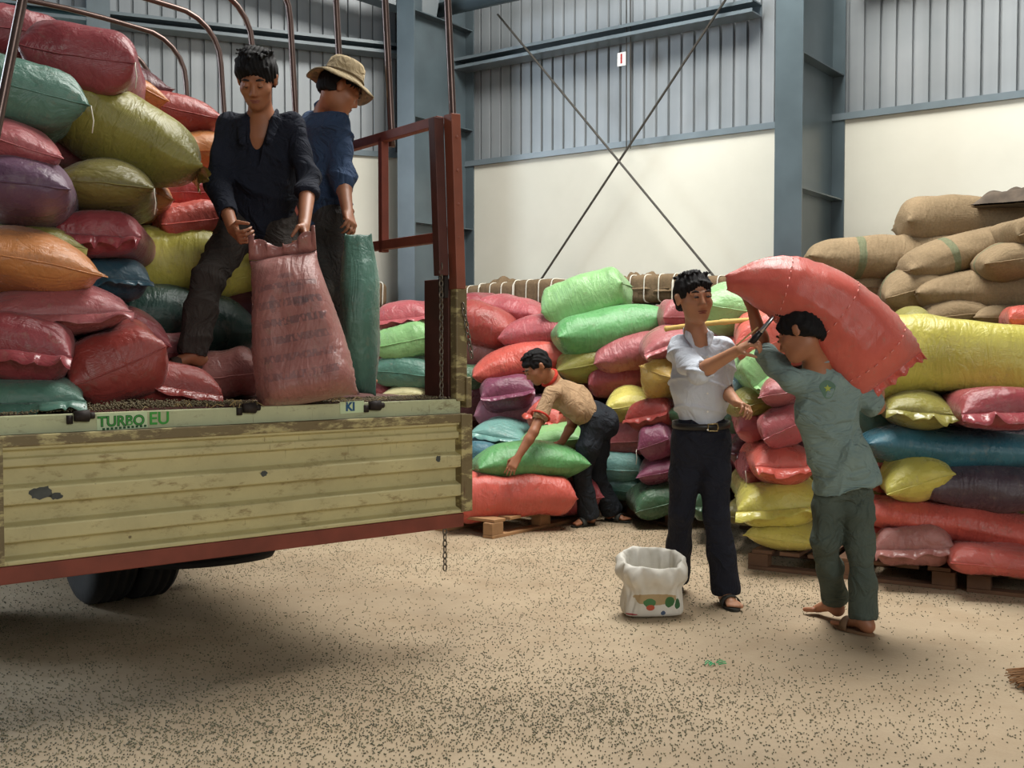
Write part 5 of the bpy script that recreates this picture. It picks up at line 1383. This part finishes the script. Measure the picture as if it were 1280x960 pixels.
# ---------------------------------------------------------------- man in the white shirt
J = dict(neckr=.045, head=W(868, 373, 5.50), hs=1.08, headR=RH((.22, -.97, -.04), (-.07, .02, 1)),
         neck=W(870, 420, 5.56), shA=W(849, 437, 5.58), shB=W(902, 436, 5.60), mid=W(876, 490, 5.60),
         elA=W(871, 467, 5.29), wrA=W(924, 437, 5.10), elB=W(903, 486, 5.62), wrB=W(921, 503, 5.42),
         hipA=W(861, 548, 5.62), hipB=W(892, 548, 5.62), knA=W(852, 640, 5.66), anA=W(845, 731, 5.86), knB=W(895, 645, 5.56), anB=W(907, 741, 5.56),
         toeA=(-.3, -1, 0), toeB=(.12, -1, 0), h=.005)
J['anA'][2] = .088; J['anB'][2] = .088
J['handA'] = dict(d=W(943, 426, 5.04)-J['wrA'], n=(.1, .5, -.8), side=-1, curl=1.0, s=.95, thumb=.3)
J['handB'] = dict(d=W(935, 509, 5.34)-J['wrB'], n=(-.3, -.2, -.9), side=1, curl=.75, s=.92)
org = V3(J['anB'][0], J['anB'][1], 0)
o, RTm, shm, pel, mid, spn, ax = build_person('man in a white shirt and dark trousers reaching a sampler towards the carried sack', J, org, SKIN2)
hair(o, J['head'], J['headR'], 1.08, org, seed=7, fringe=.8)
M_WHITE = fabric('white_shirt_cotton', srgb(210, 217, 228), .04, .8, bs=.4); M_BLKTR = fabric('dark_navy_trousers', srgb(34, 36, 46), .12)
b = Body(); b.cap(J['neck'], shm-spn*.03, .062, .092, .04)
b.cap(J['shA']*.92+J['shB']*.08-spn*.01, J['shB']*.92+J['shA']*.08-spn*.01, .066, None, .035)
b.ell(shm-spn*.13, (.168, .118, .18), RTm, .05); b.ell(mid, (.152, .115, .16), RTm, .05); b.cap(pel+spn*.16, pel+spn*.10, .148, .134, .03, (RTm[:, 1], .78))
for k in 'AB':
    sh, el, wr = J['sh'+k], J['el'+k], J['wr'+k]; cu = el+(wr-el)*(.10 if k == 'A' else .02)
    b.chain([sh, sh*.5+el*.5, cu], [.070, .066, .062], .03); b.cap(cu-unit(wr-el)*.02, cu, .062, .060, .004); b.ell(cu+unit(wr-el)*.055, (.045, .045, .045), None, .005, 's')
nf = np.cross(ax, spn); nf = nf if nf[1] < 0 else -nf
b.cap(J['neck']+nf*.09+V3(.01, 0, .02), J['neck']+nf*.12-spn*.075+V3(.01, 0, 0), .032, .008, .008, op='s')
b.ell(J['neck']+V3(0, -.02, .055), (.060, .065, .036), None, .008, 's')
f1 = folds(31, .012, (0, .2, 1), .35, 26); f2 = folds(33, .009, (1, .2, .5), .3, 24)
sh3 = add_body('shirt', b, M_WHITE, o, .006, lambda V: f1(V)*.7+f2(V)*.8, org)
for sx in (-1, 1):
    n_ = J['neck']; b = Body(); a = n_+ax*sx*.058+V3(0, .03, .030); m_ = n_+ax*sx*.058+nf*.060+V3(0, 0, .008); e = n_+ax*sx*.040+nf*.105-spn*.045
    b.cap(a, m_, .017, .018, .008, (unit(ax+nf*.2), .4)); b.cap(m_, e, .020, .009, .008, (nf, .45)); add_body('collar_flap', b, M_WHITE, sh3, .0045, None, org)
m = MB(); 
for k in range(5):
    p = shm*(1-k/5)+pel*(k/5)+nf*.128-spn*.03; m.lathe([(.005, 0), (.005, .003)], p-org, np.stack([ax, spn, nf], 1), 8)
m.build('button', plain('shirt_button', srgb(236, 236, 232), .4), sh3)
tr = trousers(o, J, [.092, .084, .068, .068, .078], M_BLKTR, org, 34, RT_=RTm, seatr=(.150, .115), top=.03, amp=.005)
bl_c = pel+spn*.075; m = MB(); ring = [bl_c+ax*.152*math.cos(a)+RTm[:, 1]*.122*math.sin(a)-org for a in np.linspace(0, 2*math.pi, 40, endpoint=False)]
Vb = [r+spn*z for z in (-.016, .016) for r in ring]; Fb = [(k, (k+1) % 40, 40+(k+1) % 40, 40+k) for k in range(40)]
bel = mesh_ob('belt', Vb, Fb, plain('black_leather', srgb(26, 24, 24), .4), o); sm = bel.modifiers.new('s', 'SOLIDIFY'); sm.thickness = .005
bp = bl_c+nf*.128+ax*.028-org; m = MB(); q = [bp+ax*x+spn*z+nf*(.001-abs(x)*.1) for x, z in ((-.026, -.017), (.022, -.019), (.027, 0), (.022, .019), (-.026, .017))]; m.tube(q, .0032, 6, closed=True); m.build('belt_buckle', plain('brass_buckle', srgb(200, 180, 130), .25, .9), bel, True)
M_SAN = plain('dark_sandal', srgb(46, 46, 40), .7)
sandal(o, J['anB'], J['toeB'], 1.0, M_SAN, org); sandal(o, J['anA'], J['toeA'], 1.0, M_SAN, org)
# sampling spear held in his hand
hp = W(943, 424, 5.035)
sp_ = tag(empty('sampling_probe', hp), 'short steel sampling probe with black grip held against the carried sack', 'probe')
dv = unit(W(970, 392, 4.98)-hp); m = MB(); m.tube([-dv*.03, dv*.005, dv*.045], [.015, .016, .013], 14); m.build('grip', plain('black_grip', srgb(24, 24, 26), .4), sp_, True)
m = MB(); m.tube([dv*.04, dv*.06, dv*.16], [.013, .011, .010], 14); m.build('probe_tube', plain('steel_probe', srgb(190, 190, 190), .25, .9), sp_, True)
sk = tag(empty('wooden_stick', hp+V3(-.01, -.02, 0)), 'thin wooden stick in the fist holding the probe', 'stick'); m = MB(); m.tube([W(922, 432, 5.0)-hp, W(949, 409, 5.0)-hp], .004, 6); m.build('stick_shaft', plain('pale_wood', srgb(196, 160, 110), .7), sk, True)

# ---------------------------------------------------------------- barefoot carrier
J = dict(head=W(1000, 419, 4.93), hs=.96, neckr=.043, headR=RH((-.72, .42, -.42), (-.1, .35, .9)),
         neck=W(1021, 455, 4.99), shA=W(988, 474, 4.96), shB=W(1060, 474, 5.04), mid=W(1037, 538, 5.03),
         elA=W(955, 438, 5.15), wrA=W(940, 384, 5.14), elB=W(1096, 508, 5.06), wrB=W(1092, 455, 5.24),
         hipA=W(1037, 590, 5.04), hipB=W(1070, 592, 5.04), knA=W(1031, 675, 5.04), anA=W(1041, 752, 5.24), knB=W(1076, 690, 5.0), anB=W(1079, 772, 4.98),
         toeA=(-.50, .80, -.08), toeB=(-.50, .80, 0), h=.0055)
J['anB'][2] = .088; J['anA'][2] = .10; J['cuffA'] = J['anA']+V3(0, -.01, .02); J['cuffB'] = J['anB']+V3(0, 0, .01)
J['handA'] = dict(d=V3(-.12, .35, 1), n=(.3, -.8, .3), side=-1, curl=.35)
J['handB'] = dict(d=V3(-.3, .0, 1), n=(-.3, -.9, .2), side=1, curl=.35)
org = V3(J['anB'][0], J['anB'][1], 0)
o, RTm, shm, pel, mid, spn, ax = build_person('barefoot man seen from behind in a grey-green T-shirt carrying a red sack', J, org, SKIN)
hair(o, J['head'], J['headR'], 1.0, org, seed=9)
def tee_mat():
    t = NT('grey_green_tshirt'); c = srgb(128, 148, 144); f = t.noise(5, None, 5, .6); col = t.ramp(f, [(.3, dk(c, .86)), (.7, dk(c, 1.1))])
    t.b.inputs['Specular IOR Level'].default_value = .2
    return t.out(col, .9, t.bump(t.math('ABSOLUTE', t.math('SUBTRACT', t.noise(1, t.mapping((4, 4, 9)), 4, .5, 1.6), .5)), 1.0, .06))
M_TEE = tee_mat(); M_GTR = fabric('grey_green_trousers', srgb(82, 92, 84), .12)
b = Body(); torso_shell(b, RTm, shm, pel, mid, spn, J, .004, hem=.03, hemr=(.158, .135))
for k in 'AB':
    sh, el = J['sh'+k], J['el'+k]; cu = sh+(el-sh)*.84; b.chain([sh, sh*.5+el*.5, cu], [.060, .058, .062], .03); b.ell(cu+unit(el-sh)*.062, (.050, .050, .050), None, .005, 's')
b.ell(J['neck']+V3(-.01, 0, .062), (.054, .056, .045), None, .008, 's')
f1 = folds(41, .012, (.35, 0, 1), .28, 24); f2 = folds(43, .010, (1, 0, -.4), .25, 24)
te = add_body('t_shirt', b, M_TEE, o, .006, lambda V: f1(V)*.7+f2(V)*.8, org)
b = Body(); nb_ = -np.cross(ax, spn); nb_ = nb_ if nb_[1] < 0 else -nb_
ring = [J['neck']+V3(-.004, 0, .020)+V3(.064*math.cos(a), .064*math.sin(a), .012*math.sin(a)) for a in np.linspace(0, 2*math.pi, 30, endpoint=False)]
m = MB(); m.tube([r-org for r in ring], .006, 8, closed=True); m.build('neckband', plain('neckband', srgb(140, 150, 150), .8), te, True)
stp = W(1038, 486, 4.86)-org
m = MB(); m.v = [tuple(stp+V3(0, .0, 0))]+[tuple(stp+V3((.034+.006*math.sin(3*a))*math.cos(a), .0, -.004+.042*math.sin(a))) for a in np.linspace(0, 6.283, 20, endpoint=False)]; m.f = [(0, 1+(k+1) % 20, 1+k) for k in range(20)]
ep = m.build('print_patch', plain('faded_green_print', srgb(92, 122, 104), .85), te)
sw = ep.modifiers.new('w', 'SHRINKWRAP'); sw.target = te; sw.offset = .0015; sw.wrap_method = 'PROJECT'; sw.use_project_y = True; sw.use_negative_direction = True; sw.use_positive_direction = True
m = MB(); V = [stp+V3(0, -.006, 0)]; 
for k in range(10): a = math.pi/2+2*math.pi*k/10; r_ = .018 if k % 2 == 0 else .008; V.append(stp+V3(r_*math.cos(a), -.004, r_*math.sin(a)))
m.v = [tuple(v) for v in V]; m.f = [(0, 1+(k+1) % 10, 1+k) for k in range(10)]; em = m.build('star_print', plain('star_yellow', srgb(170, 180, 80), .8), te)
sw = em.modifiers.new('w', 'SHRINKWRAP'); sw.target = te; sw.offset = .003; sw.wrap_method = 'PROJECT'; sw.use_project_y = True; sw.use_negative_direction = True; sw.use_positive_direction = True
trousers(o, J, [.078, .076, .066, .064, .070], M_GTR, org, 44, RT_=RTm, seatr=(.132, .105), top=.03, amp=.008)
sandal(o, J['anB'], J['toeB'], 1.0, plain('tan_sandal', srgb(120, 92, 66), .7), org)

# ---------------------------------------------------------------- bending worker
YB = 8.1
J = dict(head=W(671, 459, 7.92), hs=.98, headR=RH((-.80, -.30, -.62), (-.45, -.1, .75)),
         neck=W(689, 474, 8.0), shA=W(688, 491, 7.82), shB=W(702, 487, 8.16), mid=W(720, 500, 8.05),
         elA=W(667, 540, 7.66), wrA=W(647, 572, 7.60), elB=W(716, 530, 8.12), wrB=W(702, 553, 8.02),
         hipA=W(745, 527, 7.98), hipB=W(751, 525, 8.16), knA=W(727, 590, 7.96), anA=W(736, 645, 8.0), knB=W(745, 596, 8.16), anB=W(764, 640, 8.2),
         toeA=(-.6, -.5, 0), toeB=(.6, -.5, 0), h=.007)
J['anA'][2] = .088; J['anB'][2] = .088
J['handA'] = dict(d=W(636, 591, 7.55)-J['wrA'], n=(.25, .95, -.1), side=-1, curl=.3)
J['handB'] = dict(d=W(682, 558, 7.98)-J['wrB'], n=(0, 0, -1), side=-1, curl=.3)
org = V3(J['anA'][0], J['anA'][1], 0)
o, RTm, shm, pel, mid, spn, ax = build_person('worker in a beige T-shirt with red trim bending over a green sack', J, org, SKIN)
hair(o, J['head'], J['headR'], .98, org, seed=12, h=.006)
M_BEIGE = fabric('beige_tshirt', srgb(170, 140, 108), .12); M_REDT = fabric('red_trim', srgb(190, 62, 48), .1); M_DKB = fabric('charcoal_trousers', srgb(40, 44, 50), .12)
b = Body(); torso_shell(b, RTm, shm, pel, mid, spn, J, .006, hem=-.07, hemr=(.140, .112))
for k in 'AB':
    sh, el = J['sh'+k], J['el'+k]; cu = sh+(el-sh)*.62; b.chain([sh, cu], [.070, .066], .03); b.ell(cu+unit(el-sh)*.06, (.05, .05, .05), None, .005, 's')
f1 = folds(51, .012, spn, .35, 24)
te = add_body('t_shirt', b, M_BEIGE, o, .007, f1, org)
for k in 'AB':
    sh, el = J['sh'+k], J['el'+k]; d = unit(el-sh); c0 = sh+(el-sh)*.60; x = unit(np.cross(d, [0.3, 1, 0])); y = np.cross(d, x)
    m = MB(); m.tube([c0+.068*(x*math.cos(a)+y*math.sin(a))-org for a in np.linspace(0, 6.283, 26, endpoint=False)], .008, 8, closed=True); m.build('sleeve_trim', M_REDT, te, True)
nd = unit(J['head']-J['neck']); b = Body(); x = unit(np.cross(nd, [0, 1, .2])); y = np.cross(nd, x); c0 = J['neck']+nd*.02
m = MB(); m.tube([c0+.066*(x*math.cos(a)+y*math.sin(a))-org for a in np.linspace(0, 6.283, 26, endpoint=False)], .014, 8, closed=True); m.build('neckband', M_REDT, te, True)
trousers(o, J, [.100, .090, .072, .074, .088], M_DKB, org, 54, RT_=RTm, seatr=(.150, .130), top=.07)
sandal(o, J['anA'], J['toeA'], 1.0, M_SAN, org); sandal(o, J['anB'], J['toeB'], 1.0, M_SAN, org)

# =====================================================================
# small things
# =====================================================================
# open white sack on the floor
wb = G(817, 773); wb = wb+V3(0, .07, 0)
def white_bag():
    t = NT('printed_white_sack'); uv = t.tc.outputs['UV']; sep = t.n('ShaderNodeSeparateXYZ'); t.set(sep.inputs[0], uv)
    base = t.ramp(t.noise(7), [(.3, srgb(206, 200, 186)), (.7, srgb(226, 222, 212))])
    def blob(col, cx, cy, rx, ry, prev, lim=.5):
        dx = t.math('DIVIDE', t.math('SUBTRACT', sep.outputs[0], cx), rx); dy = t.math('DIVIDE', t.math('SUBTRACT', sep.outputs[1], cy), ry)
        r = t.math('ADD', t.math('ADD', t.math('MULTIPLY', dx, dx), t.math('MULTIPLY', dy, dy)), t.math('MULTIPLY', t.noise(60), lim))
        return t.mix(t.math('LESS_THAN', r, 1.0), prev, col)
    # uv: x metres across the front, y height
    c = blob(srgb(176, 152, 112), -.01, .125, .12, .045, base)
    c = blob(srgb(70, 120, 70), -.035, .10, .035, .03, c); c = blob(srgb(60, 110, 62), .065, .10, .022, .038, c); c = blob(srgb(50, 100, 60), .105, .085, .02, .034, c)
    c = blob(srgb(190, 84, 56), -.03, .072, .022, .018, c, .2); c = blob(srgb(170, 60, 70), -.12, .028, .03, .006, c); c = blob(srgb(70, 90, 120), .035, .035, .018, .018, c, .9)
    return t.out(c, .55, t.bump(t.noise(18, None, 4, .6, .8), .3, .01))
N_ = 72; prof_ = [(0.0, .0, .150, .085), (.03, .0, .152, .090), (.08, .0, .146, .094), (.13, .0, .138, .10), (.17, .0, .142, .108), (.20, .0, .165, .125), (.225, .0, .178, .138), (.262, .0, .176, .138), (.285, .0, .160, .126), (.292, .0, .148, .116), (.28, .0, .136, .106), (.24, .0, .128, .098), (.15, .0, .125, .088), (.05, .0, .13, .082), (.012, .0, .135, .078)]
V = []; UVb = []
for i, (z, _, a_, b_) in enumerate(prof_):
    for k in range(N_):
        th = 2*math.pi*k/N_; c_, s_ = math.cos(th), math.sin(th); pw = .45+.4*min(1, z/.2)
        x = a_*np.sign(c_)*abs(c_)**pw; y = b_*np.sign(s_)*abs(s_)**pw
        cr = (.006*math.sin(7*th+i*.9)+.005*math.sin(13*th-i*1.3)+.004*math.sin(23*th+i))*min(1, z/.06); rr = 1+cr/.12
        zz = z+.012*.5*math.sin(3*th+1)*(z > .17)+.003*math.sin(8*th+i*.5)*(z > .17)+.034*s_*min(1, z/.2)*(i < 12)
        V.append((x*rr, y*rr, max(zz, .003))); UVb.append((x, z if i < 5 else .5))
Fc = [(i*N_+k, i*N_+(k+1) % N_, (i+1)*N_+(k+1) % N_, (i+1)*N_+k) for i in range(len(prof_)-1) for k in range(N_)]+[tuple(range(N_))[::-1], tuple(range((len(prof_)-1)*N_, len(prof_)*N_))]
bg_ = mesh_ob('open_bag', V, Fc, white_bag(), uv=np.array(UVb)); bg_.location = wb; bg_.rotation_euler = (0, 0, math.radians(7))
sd_ = bg_.modifiers.new('sub', 'SUBSURF'); sd_.levels = 1; sd_.render_levels = 1
tag(bg_, 'open white printed sack with a rolled rim standing on the floor', 'bag')
# bamboo pole
pl = tag(empty('bamboo_pole', W(895, 405, 7.0)), 'yellow bamboo pole lying across behind the man in white', 'pole'); po = np.array(pl.location)
m = MB(); a, b2 = W(832, 411, 7.3), W(985, 398, 6.7); pts = []; rr_ = []
for k in range(25):
    u = k/24; pts.append(a+(b2-a)*u-po+V3(0, 0, .012*math.sin(u*3.1))); rr_.append(.017+(.004 if k % 6 == 0 else 0))
m.tube(pts, rr_, 10); m.build('pole_shaft', plain('bamboo', srgb(206, 172, 96), .5, 0, .12, 6), pl, True)
# green scrap
gp = G(892, 831); m = MB(); rr = random.Random(2)
for k in range(7):
    a = rr.uniform(0, 6.28); p = gp+V3(rr.uniform(-.02, .02), rr.uniform(-.02, .02), .006); m.tube([p, p+V3(math.cos(a)*.02, math.sin(a)*.02, .008), p+V3(math.cos(a)*.035, math.sin(a+.6)*.03, .003)], .0025, 5)
tag(m.build('twine_scrap', plain('green_twine', srgb(60, 170, 110), .6)), 'tiny scrap of green twine on the open floor', 'twine')
# broom tip at the right edge
bp_ = G(1294, 860); br = tag(empty('straw_broom', bp_), 'tips of a straw broom entering at the lower right edge', 'broom')
m = MB()
for k in range(150):
    a = rr.uniform(-.42, .42); L = rr.uniform(.30, .36); z0 = rr.uniform(-.015, .015); s0 = V3(.26, rr.uniform(-.018, .018), .075+z0); e = V3(.26-L*math.cos(a), L*math.sin(a)*.8, .006+rr.random()*.045); m.tube([s0, (s0+e)/2+V3(0, 0, .015), e], .0018, 4)
m.build('bristles', plain('broom_straw', srgb(150, 110, 72), .8, 0, .3, 20), br)
m = MB(); m.tube([V3(.22, 0, .07), V3(.30, 0, .085), V3(.34, 0, .095)], [.026, .024, .014], 12); m.build('binding', plain('broom_binding', srgb(120, 50, 40), .7), br, True)
m = MB(); m.tube([V3(.30, 0, .085), V3(.9, .05, .30)], [.012, .012], 10); m.build('broom_handle', M_WOOD, br, True)
